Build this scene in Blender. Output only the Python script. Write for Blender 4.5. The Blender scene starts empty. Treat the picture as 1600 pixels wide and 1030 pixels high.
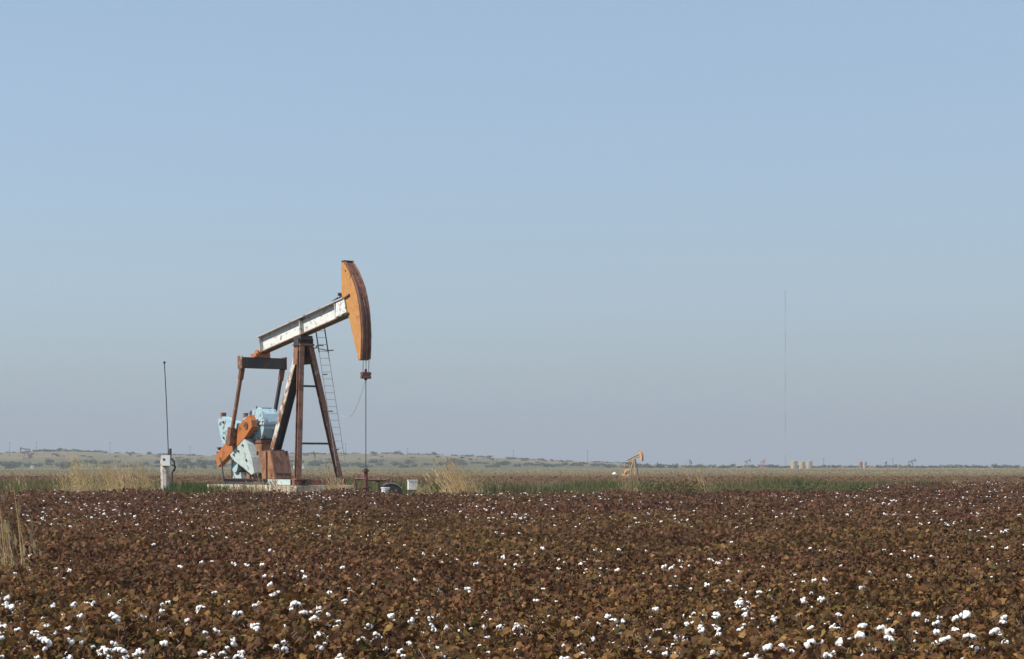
import bpy, math, random
import numpy as np
from mathutils import Vector, Matrix

random.seed(11)
rng = np.random.default_rng(7)
R = math.radians
scene = bpy.context.scene
COL = scene.collection

# ------------------------------------------------------------------ camera
CAM_Z = 2.0
FPX = 3000.0                                   # focal length in pixels of a 1600 px wide picture
cam_data = bpy.data.cameras.new('camera')
cam_data.sensor_width = 36.0
cam_data.lens = 36.0 * FPX / 1600.0
cam_data.shift_y = (725 - 515) / 1600.0
cam_data.clip_start = 0.1
cam_data.clip_end = 20000.0
cam = bpy.data.objects.new('camera', cam_data)
cam.location = (0, 0, CAM_Z)
cam.rotation_euler = (R(90), 0, 0)
COL.objects.link(cam)
scene.camera = cam

# ------------------------------------------------------------------ sky and sun
SUN_EL = R(46)
SUN_H = Vector((-0.93, -0.37)).normalized()    # horizontal direction towards the sun: left, a little behind the camera
world = bpy.data.worlds.new('World')
scene.world = world
world.use_nodes = True
wn = world.node_tree
sky = wn.nodes.new('ShaderNodeTexSky')
sky.sky_type = 'NISHITA'
sky.sun_disc = False
sky.sun_elevation = SUN_EL
sky.sun_rotation = -math.atan2(SUN_H.x, SUN_H.y)
sky.altitude = 700
sky.air_density = 1.22
sky.dust_density = 3.7
sky.ozone_density = 4.3
bg = wn.nodes['Background']
bg.inputs['Strength'].default_value = 0.118
veil = wn.nodes.new('ShaderNodeMix')            # an even veil of high dust over the whole sky
veil.data_type = 'RGBA'
veil.inputs[0].default_value = 0.5
veil.inputs[7].default_value = (2.35, 3.05, 3.85, 1)
wn.links.new(sky.outputs['Color'], veil.inputs[6])
wn.links.new(veil.outputs[2], bg.inputs['Color'])

sun_data = bpy.data.lights.new('sun', 'SUN')
sun_data.energy = 4.6
sun_data.angle = R(0.55)
sun_data.color = (1.0, 0.93, 0.82)
sun = bpy.data.objects.new('sun', sun_data)
sdir = Vector((SUN_H.x * math.cos(SUN_EL), SUN_H.y * math.cos(SUN_EL), math.sin(SUN_EL)))
sun.rotation_euler = (-sdir).to_track_quat('-Z', 'Y').to_euler()
sun.location = sdir * 60
COL.objects.link(sun)

vs = scene.view_settings
vs.view_transform = 'Standard'
vs.look = 'None'
vs.gamma = 1.0
vs.use_curve_mapping = False
vs.exposure = 0.55
scene.render.engine = 'CYCLES'
scene.cycles.volume_bounces = 0
scene.cycles.max_bounces = 6
scene.cycles.transparent_max_bounces = 8


# ------------------------------------------------------------------ materials
def new_mat(name):
    m = bpy.data.materials.new(name)
    m.use_nodes = True
    nt = m.node_tree
    return m, nt, nt.nodes['Principled BSDF']


def noise(nt, scale, detail=4, rough=0.6, coord='Object'):
    tc = nt.nodes.new('ShaderNodeTexCoord')
    n = nt.nodes.new('ShaderNodeTexNoise')
    n.inputs['Scale'].default_value = scale
    n.inputs['Detail'].default_value = detail
    n.inputs['Roughness'].default_value = rough
    nt.links.new(tc.outputs[coord], n.inputs['Vector'])
    return n


def ramp(nt, src, stops, interp='LINEAR'):
    r = nt.nodes.new('ShaderNodeValToRGB')
    cr = r.color_ramp
    cr.interpolation = interp
    while len(cr.elements) > 1:
        cr.elements.remove(cr.elements[-1])
    for i, (p, c) in enumerate(stops):
        e = cr.elements[0] if i == 0 else cr.elements.new(p)
        e.position = p
        if not isinstance(c, (tuple, list)):
            c = (c, c, c)
        e.color = (c[0], c[1], c[2], 1)
    nt.links.new(src, r.inputs['Fac'])
    return r


def mix(nt, fac, a, b, mode='MIX'):
    m = nt.nodes.new('ShaderNodeMix')
    m.data_type = 'RGBA'
    m.blend_type = mode
    for sock, v in ((m.inputs[0], fac), (m.inputs[6], a), (m.inputs[7], b)):
        if isinstance(v, bpy.types.NodeSocket):
            nt.links.new(v, sock)
        elif isinstance(v, (int, float)):
            sock.default_value = v
        else:
            sock.default_value = (v[0], v[1], v[2], 1)
    return m.outputs[2]


def painted(name, paint, rust=(0.11, 0.045, 0.022), amount=0.35, scale=2.2, rough=0.6, metal=0.0, streak=True):
    """weathered paint: blotches of rust, vertical streaks, slight tone changes"""
    m, nt, b = new_mat(name)
    n1 = noise(nt, scale, 8, 0.68)
    lo = 0.62 - amount * 0.32
    f1 = ramp(nt, n1.outputs['Fac'], [(lo, 0.0), (min(lo + 0.09, 1), 1.0)])
    n2 = noise(nt, scale * 5, 6, 0.7)
    tone = ramp(nt, n2.outputs['Fac'], [(0.3, 0.72), (0.7, 1.12)])
    c = mix(nt, 1.0, paint, tone.outputs['Color'], 'MULTIPLY')
    n3 = noise(nt, scale * 3.1, 5, 0.6)
    rc = ramp(nt, n3.outputs['Fac'], [(0.3, tuple(v * 0.55 for v in rust)), (0.7, tuple(v * 1.5 for v in rust))])
    out = mix(nt, f1.outputs['Color'], c, rc.outputs['Color'])
    if streak:
        tc = nt.nodes.new('ShaderNodeTexCoord')
        mp = nt.nodes.new('ShaderNodeMapping')
        mp.inputs['Scale'].default_value = (7, 7, 0.7)
        ns = nt.nodes.new('ShaderNodeTexNoise')
        ns.inputs['Scale'].default_value = 1.3
        ns.inputs['Detail'].default_value = 4
        nt.links.new(tc.outputs['Object'], mp.inputs['Vector'])
        nt.links.new(mp.outputs['Vector'], ns.inputs['Vector'])
        fs = ramp(nt, ns.outputs['Fac'], [(0.55, 0.0), (0.75, min(0.75, amount * 1.3))])
        out = mix(nt, fs.outputs['Color'], out, rust)
    nt.links.new(out, b.inputs['Base Color'])
    b.inputs['Roughness'].default_value = rough
    b.inputs['Metallic'].default_value = metal
    bp = nt.nodes.new('ShaderNodeBump')
    bp.inputs['Strength'].default_value = 0.25
    bp.inputs['Distance'].default_value = 0.02
    nt.links.new(n2.outputs['Fac'], bp.inputs['Height'])
    nt.links.new(bp.outputs['Normal'], b.inputs['Normal'])
    return m


def leafy(name, transl=0.3, rough=0.75, hue=True, gain=1.0):
    """leaf material reading a per-leaf colour"""
    m, nt, b = new_mat(name)
    at = nt.nodes.new('ShaderNodeAttribute')
    at.attribute_name = 'col'
    c = at.outputs['Color']
    if hue:
        oi = nt.nodes.new('ShaderNodeObjectInfo')
        rr = ramp(nt, oi.outputs['Random'], [(0.0, (0.84, 0.82, 0.80)), (0.35, (1.05, 0.98, 0.90)), (0.7, (0.97, 1.02, 0.95)), (1.0, (1.15, 1.08, 1.0))])
        c = mix(nt, 1.0, c, rr.outputs['Color'], 'MULTIPLY')
    n = noise(nt, 40, 3, 0.6)
    tone = ramp(nt, n.outputs['Fac'], [(0.3, 0.7 * gain), (0.7, 1.2 * gain)])
    c = mix(nt, 1.0, c, tone.outputs['Color'], 'MULTIPLY')
    nt.links.new(c, b.inputs['Base Color'])
    b.inputs['Roughness'].default_value = rough
    b.inputs['Specular IOR Level'].default_value = 0.25
    tr = nt.nodes.new('ShaderNodeBsdfTranslucent')
    nt.links.new(c, tr.inputs['Color'])
    ms = nt.nodes.new('ShaderNodeMixShader')
    ms.inputs[0].default_value = transl
    out = nt.nodes['Material Output']
    nt.links.new(b.outputs[0], ms.inputs[1])
    nt.links.new(tr.outputs[0], ms.inputs[2])
    nt.links.new(ms.outputs[0], out.inputs['Surface'])
    return m


M = {}
M['white_paint'] = painted('worn_white_paint', (0.66, 0.69, 0.68), amount=0.22, scale=3.0, streak=False)
M['grey_white'] = painted('dirty_white_paint', (0.50, 0.50, 0.47), amount=0.35, scale=2.0)
M['orange'] = painted('orange_paint', (0.47, 0.225, 0.065), rust=(0.20, 0.07, 0.025), amount=0.12, scale=1.6)
M['orange_deep'] = painted('deep_orange_paint', (0.42, 0.14, 0.035), rust=(0.15, 0.05, 0.02), amount=0.25, scale=2.0)
M['rust_red'] = painted('red_brown_rust', (0.22, 0.08, 0.048), rust=(0.09, 0.035, 0.02), amount=0.5, scale=2.5)
M['rust'] = painted('brown_rust', (0.26, 0.125, 0.072), rust=(0.12, 0.05, 0.028), amount=0.45, scale=2.0)
M['rust_pale'] = painted('faded_rusty_white_paint', (0.42, 0.36, 0.29), rust=(0.16, 0.07, 0.035), amount=0.85, scale=2.2)
M['tan_rust'] = painted('tan_rust', (0.30, 0.15, 0.075), rust=(0.17, 0.075, 0.037), amount=0.4, scale=1.5)
M['blue'] = painted('pale_blue_paint', (0.34, 0.50, 0.58), rust=(0.17, 0.09, 0.05), amount=0.28, scale=3.2)
M['blue_faded'] = painted('faded_blue_paint', (0.42, 0.50, 0.50), rust=(0.22, 0.13, 0.08), amount=0.15, scale=1.8)
M['dark_steel'] = painted('dark_steel', (0.040, 0.034, 0.036), rust=(0.075, 0.034, 0.026), amount=0.30, scale=2.5)
M['black_iron'] = painted('black_iron', (0.025, 0.025, 0.028), amount=0.2, scale=3)
M['grey_steel'] = painted('grey_galvanised', (0.42, 0.43, 0.45), amount=0.1, scale=4)
M['brown_pipe'] = painted('red_brown_pipe', (0.16, 0.05, 0.036), rust=(0.06, 0.025, 0.018), amount=0.4, scale=5)
M['plastic_white'] = painted('white_plastic', (0.78, 0.78, 0.75), rust=(0.45, 0.40, 0.33), amount=0.05, scale=6, streak=False)
M['tan_paint'] = painted('tan_paint', (0.42, 0.29, 0.16), amount=0.25, scale=1.5)
M['cream_tank'] = painted('cream_tank_paint', (0.38, 0.31, 0.215), amount=0.15, scale=0.5)
M['red_tank'] = painted('red_tank_paint', (0.28, 0.12, 0.09), amount=0.2, scale=0.5)
M['mast_red'] = painted('mast_red_paint', (0.30, 0.14, 0.12), amount=0.1, scale=0.3)
M['mast_white'] = painted('mast_white_paint', (0.38, 0.40, 0.42), amount=0.05, scale=0.3)
M['wood'] = painted('weathered_pole_wood', (0.10, 0.075, 0.055), rust=(0.06, 0.045, 0.035), amount=0.4, scale=1)
M['leg_paint'] = painted('peeling_leg_paint', (0.62, 0.60, 0.55), rust=(0.20, 0.09, 0.045), amount=0.48, scale=1.7)
M['ladder_grey'] = painted('dull_ladder_grey', (0.22, 0.22, 0.235), amount=0.1, scale=4)
M['pale_orange'] = painted('faded_orange_paint', (0.50, 0.30, 0.16), amount=0.2, scale=1.5)
M['beam_shade_grey'] = painted('shaded_beam_grey', (0.40, 0.40, 0.41), amount=0.2, scale=3)  # shade put into the top flange colour, matching the shadow band below it
M['concrete'] = painted('weathered_concrete', (0.54, 0.48, 0.38), rust=(0.26, 0.20, 0.14), amount=0.42, scale=1.4)
M['post_concrete'] = painted('whitewashed_post', (0.55, 0.52, 0.47), rust=(0.30, 0.26, 0.21), amount=0.45, scale=4)
M['cotton_leaf'] = leafy('cotton_leaf', 0.36)
M['field_leaf'] = leafy('field_leaf', 0.36, hue=False)
M['stalk'] = painted('cotton_stalk', (0.12, 0.065, 0.04), amount=0.2, scale=8, streak=False)
M['grass'] = leafy('grass_blade', 0.35, hue=False)
M['dry_grass'] = leafy('dry_grass_blade', 0.35)
M['bush_leaf'] = leafy('bush_leaf', 0.2)
m, nt, b = new_mat('cotton_fibre')
n = noise(nt, 60, 5, 0.7)
rr = ramp(nt, n.outputs['Fac'], [(0.3, (0.74, 0.73, 0.70)), (0.6, (0.86, 0.86, 0.85))])
nt.links.new(rr.outputs['Color'], b.inputs['Base Color'])
b.inputs['Roughness'].default_value = 0.95
b.inputs['Specular IOR Level'].default_value = 0.1
bp = nt.nodes.new('ShaderNodeBump')
bp.inputs['Strength'].default_value = 0.5
bp.inputs['Distance'].default_value = 0.01
nt.links.new(n.outputs['Fac'], bp.inputs['Height'])
nt.links.new(bp.outputs['Normal'], b.inputs['Normal'])
M['cotton'] = m


# ------------------------------------------------------------------ mesh helpers
class MB:
    def __init__(self):
        self.v, self.f = [], []

    def add(self, verts, faces):
        o = len(self.v)
        self.v += [tuple(p) for p in verts]
        self.f += [tuple(i + o for i in f) for f in faces]
        return self

    def box(self, x0, x1, y0, y1, z0, z1):
        v = [(x, y, z) for z in (z0, z1) for y in (y0, y1) for x in (x0, x1)]
        return self.add(v, [(0, 2, 3, 1), (4, 5, 7, 6), (0, 1, 5, 4), (2, 6, 7, 3), (0, 4, 6, 2), (1, 3, 7, 5)])

    def prism(self, poly, y0, y1):
        """polygon of (x, z) extruded along y"""
        n = len(poly)
        area = sum(poly[i][0] * poly[(i + 1) % n][1] - poly[(i + 1) % n][0] * poly[i][1] for i in range(n))
        if area < 0:
            poly = poly[::-1]
        v = [(x, y0, z) for x, z in poly] + [(x, y1, z) for x, z in poly]
        f = [tuple(range(n)), tuple(range(2 * n - 1, n - 1, -1))]
        f += [(i, i + n, (i + 1) % n + n, (i + 1) % n) for i in range(n)]
        return self.add(v, f)

    def frame(self, p0, p1, up):
        p0, p1 = Vector(p0), Vector(p1)
        d = (p1 - p0).normalized()
        s = d.cross(Vector(up))
        if s.length < 1e-5:
            s = d.cross(Vector((1, 0, 0)))
        s.normalize()
        return p0, p1, s, s.cross(d)

    def bar(self, p0, p1, w, h, up=(0, 0, 1), ws=0.0, hs=0.0):
        """box beam from p0 to p1, w sideways, h along up; ws, hs shift it sideways / up"""
        p0, p1, s, t = self.frame(p0, p1, up)
        v = []
        for p in (p0, p1):
            for a, c in ((-1, -1), (1, -1), (1, 1), (-1, 1)):
                v.append(p + s * (a * w / 2 + ws) + t * (c * h / 2 + hs))
        return self.add(v, [(0, 3, 2, 1), (4, 5, 6, 7), (0, 1, 5, 4), (1, 2, 6, 5), (2, 3, 7, 6), (3, 0, 4, 7)])

    def ibeam(self, p0, p1, w, h, t=0.04, up=(0, 0, 1)):
        self.bar(p0, p1, w, t, up, 0, h / 2 - t / 2)
        self.bar(p0, p1, w, t, up, 0, -h / 2 + t / 2)
        return self.bar(p0, p1, t, h - 2 * t + 0.004, up)

    def tube(self, p0, p1, r0, r1=None, n=8, cap=True):
        r1 = r0 if r1 is None else r1
        p0, p1, s, t = self.frame(p0, p1, (0, 0, 1))
        v = []
        for p, r in ((p0, r0), (p1, r1)):
            for i in range(n):
                a = 2 * math.pi * i / n
                v.append(p + s * (r * math.cos(a)) + t * (r * math.sin(a)))
        f = [(i, (i + 1) % n, (i + 1) % n + n, i + n) for i in range(n)]
        if cap:
            f += [tuple(range(n - 1, -1, -1)), tuple(range(n, 2 * n))]
        return self.add(v, f)

    def path(self, pts, r, n=6):
        for a, c in zip(pts[:-1], pts[1:]):
            self.tube(a, c, r, r, n)
        return self

    def ball(self, c, rx, ry=None, rz=None, nu=8, nv=5):
        ry = rx if ry is None else ry
        rz = rx if rz is None else rz
        v = [(c[0], c[1], c[2] - rz)]
        for j in range(1, nv):
            ph = -math.pi / 2 + math.pi * j / nv
            for i in range(nu):
                a = 2 * math.pi * i / nu
                v.append((c[0] + rx * math.cos(ph) * math.cos(a), c[1] + ry * math.cos(ph) * math.sin(a), c[2] + rz * math.sin(ph)))
        v.append((c[0], c[1], c[2] + rz))
        f = [(0, 1 + (i + 1) % nu, 1 + i) for i in range(nu)]
        for j in range(nv - 2):
            for i in range(nu):
                a = 1 + j * nu
                f.append((a + i, a + (i + 1) % nu, a + nu + (i + 1) % nu, a + nu + i))
        top, a = len(v) - 1, 1 + (nv - 2) * nu
        f += [(a + i, a + (i + 1) % nu, top) for i in range(nu)]
        return self.add(v, f)

    def mesh(self, name, mat, smooth=False):
        me = bpy.data.meshes.new(name)
        me.from_pydata(self.v, [], self.f)
        me.materials.append(M[mat])
        if smooth:
            me.polygons.foreach_set('use_smooth', [True] * len(me.polygons))
        me.update()
        return me

    def build(self, name, mat, parent=None, smooth=False):
        return link(name, self.mesh(name, mat, smooth), parent)


def link(name, me, parent=None, loc=None):
    o = bpy.data.objects.new(name, me)
    COL.objects.link(o)
    o.parent = parent
    if loc is not None:
        o.location = loc
    return o


def tag(o, label=None, cat=None, group=None, kind=None):
    for k, v in (('label', label), ('category', cat), ('group', group), ('kind', kind)):
        if v:
            o[k] = v
    return o


def empty(name, loc, rz=0.0, label=None, cat=None, group=None):
    o = link(name, None, None, loc)
    o.rotation_euler = (0, 0, rz)
    o.empty_display_size = 0.3
    return tag(o, label, cat, group)


def copy_tree(o, parent=None):
    kids = list(o.children)
    c = o.copy()
    COL.objects.link(c)
    c.parent = parent
    for k in kids:
        copy_tree(k, c)
    return c


def numpy_mesh(name, verts, faces, mat, cols=None):
    """verts (n,3), faces (m,3) -> mesh; cols (n,3) per vertex colour 'col'"""
    me = bpy.data.meshes.new(name)
    nf = len(faces)
    me.vertices.add(len(verts))
    me.vertices.foreach_set('co', np.ascontiguousarray(verts, dtype=np.float32).ravel())
    me.loops.add(nf * 3)
    me.loops.foreach_set('vertex_index', np.ascontiguousarray(faces, dtype=np.int32).ravel())
    me.polygons.add(nf)
    me.polygons.foreach_set('loop_start', np.arange(0, nf * 3, 3, dtype=np.int32))
    if cols is not None:
        at = me.attributes.new('col', 'FLOAT_COLOR', 'POINT')
        c4 = np.ones((len(verts), 4), dtype=np.float32)
        c4[:, :3] = cols
        at.data.foreach_set('color', c4.ravel())
    me.materials.append(M[mat])
    me.update(calc_edges=True)
    return me


# ------------------------------------------------------------------ terrain
def sstep(a, c, x):
    t = np.clip((x - a) / (c - a), 0, 1)
    return t * t * (3 - 2 * t)


RIDGE_U = np.array([-9, -.42, -.2667, -.2333, -.2, -.15, -.12, -.08, -.05, -.0167, .0167, .05, .0733, .1333, .3, 9])
RIDGE_Z = np.array([11, 11.5, 11.6, 12.4, 10.6, 8.9, 10.0, 10.2, 10.2, 8.4, 5.0, 2.4, 1.0, 0.1, -.2, -.3])


def ground(x, y):
    x = np.asarray(x, dtype=float)
    y = np.asarray(y, dtype=float)
    z = 0.0035 * np.clip(y - 13, 0, 67)
    z = z - 0.66 * sstep(95, 330, y) - 0.5 * sstep(330, 900, y)
    d2 = ((x + 9.0) / 10.5) ** 2 + ((y - 86.0) / 9.0) ** 2
    z = z + 0.33 * (1 - sstep(0.6, 1.3, np.sqrt(d2))) * sstep(79.3, 81.0, y)
    u = np.where(y > 50, x / np.maximum(y, 50), 0)
    rz = np.interp(u, RIDGE_U, RIDGE_Z)
    z = z + (rz + 0.9) * sstep(1230, 1640, y) - (rz + 6) * sstep(1700, 2500, y) - 14 * sstep(2500, 13000, y)
    z = z + 0.5 * np.sin(x / 37.0 + y / 91) * sstep(1250, 1600, y) * (1 - sstep(1700, 2400, y))
    return z


def gz(x, y):
    return float(ground(x, y))


xs = np.concatenate([-np.geomspace(3800, 30, 74), np.linspace(-28, 28, 57), np.geomspace(30, 3800, 74)])
ys = np.concatenate([np.linspace(-250, 0, 6), np.linspace(4, 140, 90), np.geomspace(145, 13000, 150)])
gx, gy = np.meshgrid(xs, ys)
gv = np.stack([gx.ravel(), gy.ravel(), ground(gx, gy).ravel()], 1)
nx, ny = len(xs), len(ys)
ii = (np.arange(ny - 1)[:, None] * nx + np.arange(nx - 1)[None, :]).ravel()
gf = np.concatenate([np.stack([ii, ii + 1, ii + nx + 1], 1), np.stack([ii, ii + nx + 1, ii + nx], 1)])

m, nt, b = new_mat('ground_soil_and_range')
geo = nt.nodes.new('ShaderNodeNewGeometry')
sep = nt.nodes.new('ShaderNodeSeparateXYZ')
nt.links.new(geo.outputs['Position'], sep.inputs[0])
mp = nt.nodes.new('ShaderNodeMapping')
mp.inputs['Scale'].default_value = (0.006, 0.004, 0.0)
nt.links.new(geo.outputs['Position'], mp.inputs['Vector'])
nl = nt.nodes.new('ShaderNodeTexNoise')
nl.inputs['Scale'].default_value = 1.0
nl.inputs['Detail'].default_value = 5
nt.links.new(mp.outputs['Vector'], nl.inputs['Vector'])


def math_node(nt, op, a, c):
    n = nt.nodes.new('ShaderNodeMath')
    n.operation = op
    for s, v in ((n.inputs[0], a), (n.inputs[1], c)):
        if isinstance(v, bpy.types.NodeSocket):
            nt.links.new(v, s)
        else:
            s.default_value = v
    return n.outputs[0]


lg = math_node(nt, 'LOGARITHM', math_node(nt, 'MAXIMUM', sep.outputs['Y'], 1.0), 10.0)
warp = math_node(nt, 'MULTIPLY', math_node(nt, 'SUBTRACT', nl.outputs['Fac'], 0.5), 0.12)
fac = math_node(nt, 'DIVIDE', math_node(nt, 'ADD', lg, warp), 4.0)


def L(dist):
    return math.log10(dist) / 4.0


bands = ramp(nt, fac, [
    (0.0, (0.10, 0.065, 0.045)), (L(79), (0.10, 0.065, 0.045)),
    (L(84), (0.10, 0.105, 0.04)), (L(150), (0.105, 0.11, 0.045)),
    (L(175), (0.085, 0.06, 0.038)), (L(330), (0.11, 0.085, 0.05)),
    (L(380), (0.14, 0.12, 0.065)), (L(800), (0.15, 0.128, 0.07)),
    (L(1020), (0.115, 0.10, 0.062)), (L(1060), (0.32, 0.25, 0.14)), (L(1180), (0.30, 0.235, 0.13)),
    (L(1240), (0.085, 0.088, 0.04)), (L(1400), (0.10, 0.095, 0.05)), (L(1480), (0.165, 0.135, 0.08)), (1.0, (0.15, 0.125, 0.075))])
nm = nt.nodes.new('ShaderNodeTexNoise')
nm.inputs['Scale'].default_value = 0.05
nm.inputs['Detail'].default_value = 9
nm.inputs['Roughness'].default_value = 0.7
nt.links.new(geo.outputs['Position'], nm.inputs['Vector'])
tone = ramp(nt, nm.outputs['Fac'], [(0.3, (0.6, 0.66, 0.6)), (0.7, (1.35, 1.28, 1.2))])
c = mix(nt, 1.0, bands.outputs['Color'], tone.outputs['Color'], 'MULTIPLY')
nf_ = nt.nodes.new('ShaderNodeTexNoise')
nf_.inputs['Scale'].default_value = 3.0
nf_.inputs['Detail'].default_value = 8
nt.links.new(geo.outputs['Position'], nf_.inputs['Vector'])
tone2 = ramp(nt, nf_.outputs['Fac'], [(0.3, 0.65), (0.7, 1.25)])
c = mix(nt, 1.0, c, tone2.outputs['Color'], 'MULTIPLY')
nt.links.new(c, b.inputs['Base Color'])
b.inputs['Roughness'].default_value = 0.95
b.inputs['Specular IOR Level'].default_value = 0.1
bp = nt.nodes.new('ShaderNodeBump')
bp.inputs['Strength'].default_value = 0.6
bp.inputs['Distance'].default_value = 0.1
nt.links.new(nf_.outputs['Fac'], bp.inputs['Height'])
nt.links.new(bp.outputs['Normal'], b.inputs['Normal'])
M['ground'] = m
tag(link('ground', numpy_mesh('ground', gv, gf, 'ground')), kind='structure')


# ------------------------------------------------------------------ leaf scattering
LEAF8 = (np.array([(0, .38, .05), (0, 0, 0), (-.40, -.04, -.06), (-.56, .42, -.10), (-.24, .55, .0), (0, 1.08, -.12), (.24, .55, .0), (.56, .42, -.10), (.40, -.04, -.06)]),
         np.array([(0, 2, 1), (0, 3, 2), (0, 4, 3), (0, 5, 4), (0, 6, 5), (0, 7, 6), (0, 8, 7), (0, 1, 8)]))
LEAF4 = (np.array([(0, 0, 0), (-.5, .35, -.12), (0, .45, .06), (.5, .35, -.12), (0, 1.05, -.1)]),
         np.array([(0, 2, 1), (0, 3, 2), (1, 2, 4), (2, 3, 4)]))
LEAF2 = (np.array([(0, 0, 0), (-.5, .45, .05), (.5, .45, -.05), (0, 1.0, 0)]),
         np.array([(0, 2, 1), (1, 2, 3)]))


def leaf_soup(cent, size, normal, template, cols, spin=None):
    """one leaf per centre; returns verts, faces, vertex colours"""
    tv, tf = template
    n, k = len(cent), len(tv)
    normal = normal / np.linalg.norm(normal, axis=1, keepdims=True)
    ref = rng.normal(size=(n, 3)) if spin is None else spin
    ax = np.cross(normal, ref)
    ax /= np.linalg.norm(ax, axis=1, keepdims=True) + 1e-9
    ay = np.cross(normal, ax)
    tvc = tv - np.array([0, .45, 0])
    curl = rng.uniform(-1.5, 4.0, n)[:, None]
    P = (cent[:, None, :] + size[:, None, None] * (tvc[None, :, 0, None] * ax[:, None, :] + tvc[None, :, 1, None] * ay[:, None, :])
         + (size[:, None] * tvc[None, :, 2] * curl)[:, :, None] * normal[:, None, :])
    F = (tf[None, :, :] + (np.arange(n) * k)[:, None, None]).reshape(-1, 3)
    return P.reshape(-1, 3), F, np.repeat(cols, k, axis=0)


PAL = np.array([(.165, .092, .040), (.215, .128, .050), (.115, .060, .030), (.085, .043, .024), (.135, .104, .038),
                (.080, .080, .028), (.280, .180, .076), (.125, .072, .036), (.150, .064, .030)])
PAL = PAL * np.array([.92, .83, .75])
PROB = np.array([.21, .17, .13, .09, .12, .045, .08, .10, .05])
PROB = PROB / PROB.sum()


def leaf_cols(n, far=0.0):
    c = PAL[rng.choice(len(PAL), n, p=PROB)]
    c = c * rng.uniform(0.7, 1.3, (n, 1))
    if np.ndim(far) or far > 0:
        f = np.asarray(far).reshape(-1, 1) * np.ones((n, 1))
        c = c * (1 - f) + np.array([.122, .060, .036]) * f
    return c


def smooth_noise(x, y, s, seed):
    """cheap value noise in numpy"""
    def h(i, j):
        v = np.sin(i * 127.1 + j * 311.7 + seed * 74.7) * 43758.5453
        return v - np.floor(v)
    fx, fy = x / s, y / s
    i, j = np.floor(fx), np.floor(fy)
    u, v = fx - i, fy - j
    u, v = u * u * (3 - 2 * u), v * v * (3 - 2 * v)
    return (h(i, j) * (1 - u) + h(i + 1, j) * u) * (1 - v) + (h(i, j + 1) * (1 - u) + h(i + 1, j + 1) * u) * v


def field_edge(x):
    """how far the cotton reaches, in metres from the camera"""
    return 79.5 + 0.8 * np.sin(x * 0.7) + 40 * sstep(12, 26, x)


# plant positions in rows that run across the view at a slight slant
ROW_A = R(7)
ca, sa = math.cos(ROW_A), math.sin(ROW_A)
pr, ps = np.meshgrid(np.arange(6, 140, 0.8), np.arange(-80, 80, 0.25), indexing='ij')
pr = pr + rng.normal(0, 0.06, pr.shape)
ps = ps + rng.uniform(-0.1, 0.1, ps.shape)
px = (ps * ca - pr * sa).ravel()
py = (ps * sa + pr * ca).ravel()
keep = (py > 11.2) & (np.abs(px) < 0.275 * py + 2.5) & (py < field_edge(px))
px, py = px[keep], py[keep]
ph = (0.62 - 0.05 * sstep(45, 78, py)) + 0.20 * (smooth_noise(px, py, 2.2, 3) - 0.5) + 0.20 * (smooth_noise(px, py, 0.6, 5) - 0.5)
boll_rate = smooth_noise(px, py, 1.3, 9) * 0.7 + smooth_noise(px, py, 4.5, 12) * 0.3
for bx_, by_, br_, bw_ in ((3.45, 14.9, .9, .35), (0.3, 13.3, 1.2, .18), (-2.4, 13.6, .8, .12), (1.9, 13.2, .7, .15)):
    boll_rate = boll_rate + bw_ * np.exp(-((px - bx_) ** 2 + (py - by_) ** 2) / br_ ** 2)

in_view = (py > 12.7) & (np.abs(px) < 0.2667 * py + 0.1)
order = np.argsort(np.where(in_view, py, 1e9))[:300]
near = np.zeros(len(px), bool)
near[order] = True

# ---- near plants: prototypes
def bush_points(n, h, w):
    """leaf positions in one plant: denser on the shell and on top"""
    t = rng.beta(2.0, 1.15, n)
    r = w * (0.55 + 0.45 * np.sin(np.pi * np.clip(t * 0.9 + 0.12, 0, 1))) * np.sqrt(rng.uniform(0.1, 1, n))
    a = rng.uniform(0, 2 * np.pi, n)
    return np.stack([r * np.cos(a), r * np.sin(a), 0.06 + t * h], 1), a


def leaf_normals(a, n):
    nrm = rng.normal(size=(n, 3)) * 0.65
    nrm[:, 0] += 0.45 * np.cos(a)
    nrm[:, 1] += 0.45 * np.sin(a)
    nrm[:, 2] += 0.6
    return nrm


foliage_meshes, stem_meshes = [], []
for k in range(10):
    n = 150
    c_, a_ = bush_points(n, 0.60, 0.30)
    v, f, cc = leaf_soup(c_, rng.uniform(0.022, 0.074, n), leaf_normals(a_, n), LEAF8, leaf_cols(n))
    foliage_meshes.append(numpy_mesh('foliage', v, f, 'cotton_leaf', cc))
    s = MB()
    s.tube((0, 0, -0.03), (0.02, 0.01, 0.62), 0.011, 0.005, 5)
    for q in range(9):
        t = 0.12 + 0.05 * q
        a = q * 2.4 + k
        l = 0.26 - 0.015 * q
        s.tube((0.02 * t, 0, t), (l * math.cos(a), l * math.sin(a), t + 0.12), 0.005, 0.003, 4, False)
    stem_meshes.append(s.mesh('stem', 'stalk'))


def boll_mesh(k, locks=5, nu=7, nv=5):
    s = MB()
    for q in range(locks):
        a = 2 * math.pi * q / locks + random.uniform(-.25, .25)
        d = random.uniform(0.45, 0.85)
        s.ball((d * math.cos(a), d * math.sin(a), random.uniform(-0.45, 0.3)), random.uniform(.36, .60), random.uniform(.36, .60), random.uniform(.36, .75), nu, nv)
    s.ball((0, 0, 0.05), 0.45, nu=nu, nv=nv)
    s.v = [(x + random.gauss(0, .075), y + random.gauss(0, .075), z + random.gauss(0, .075)) for x, y, z in s.v]
    return s


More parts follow.
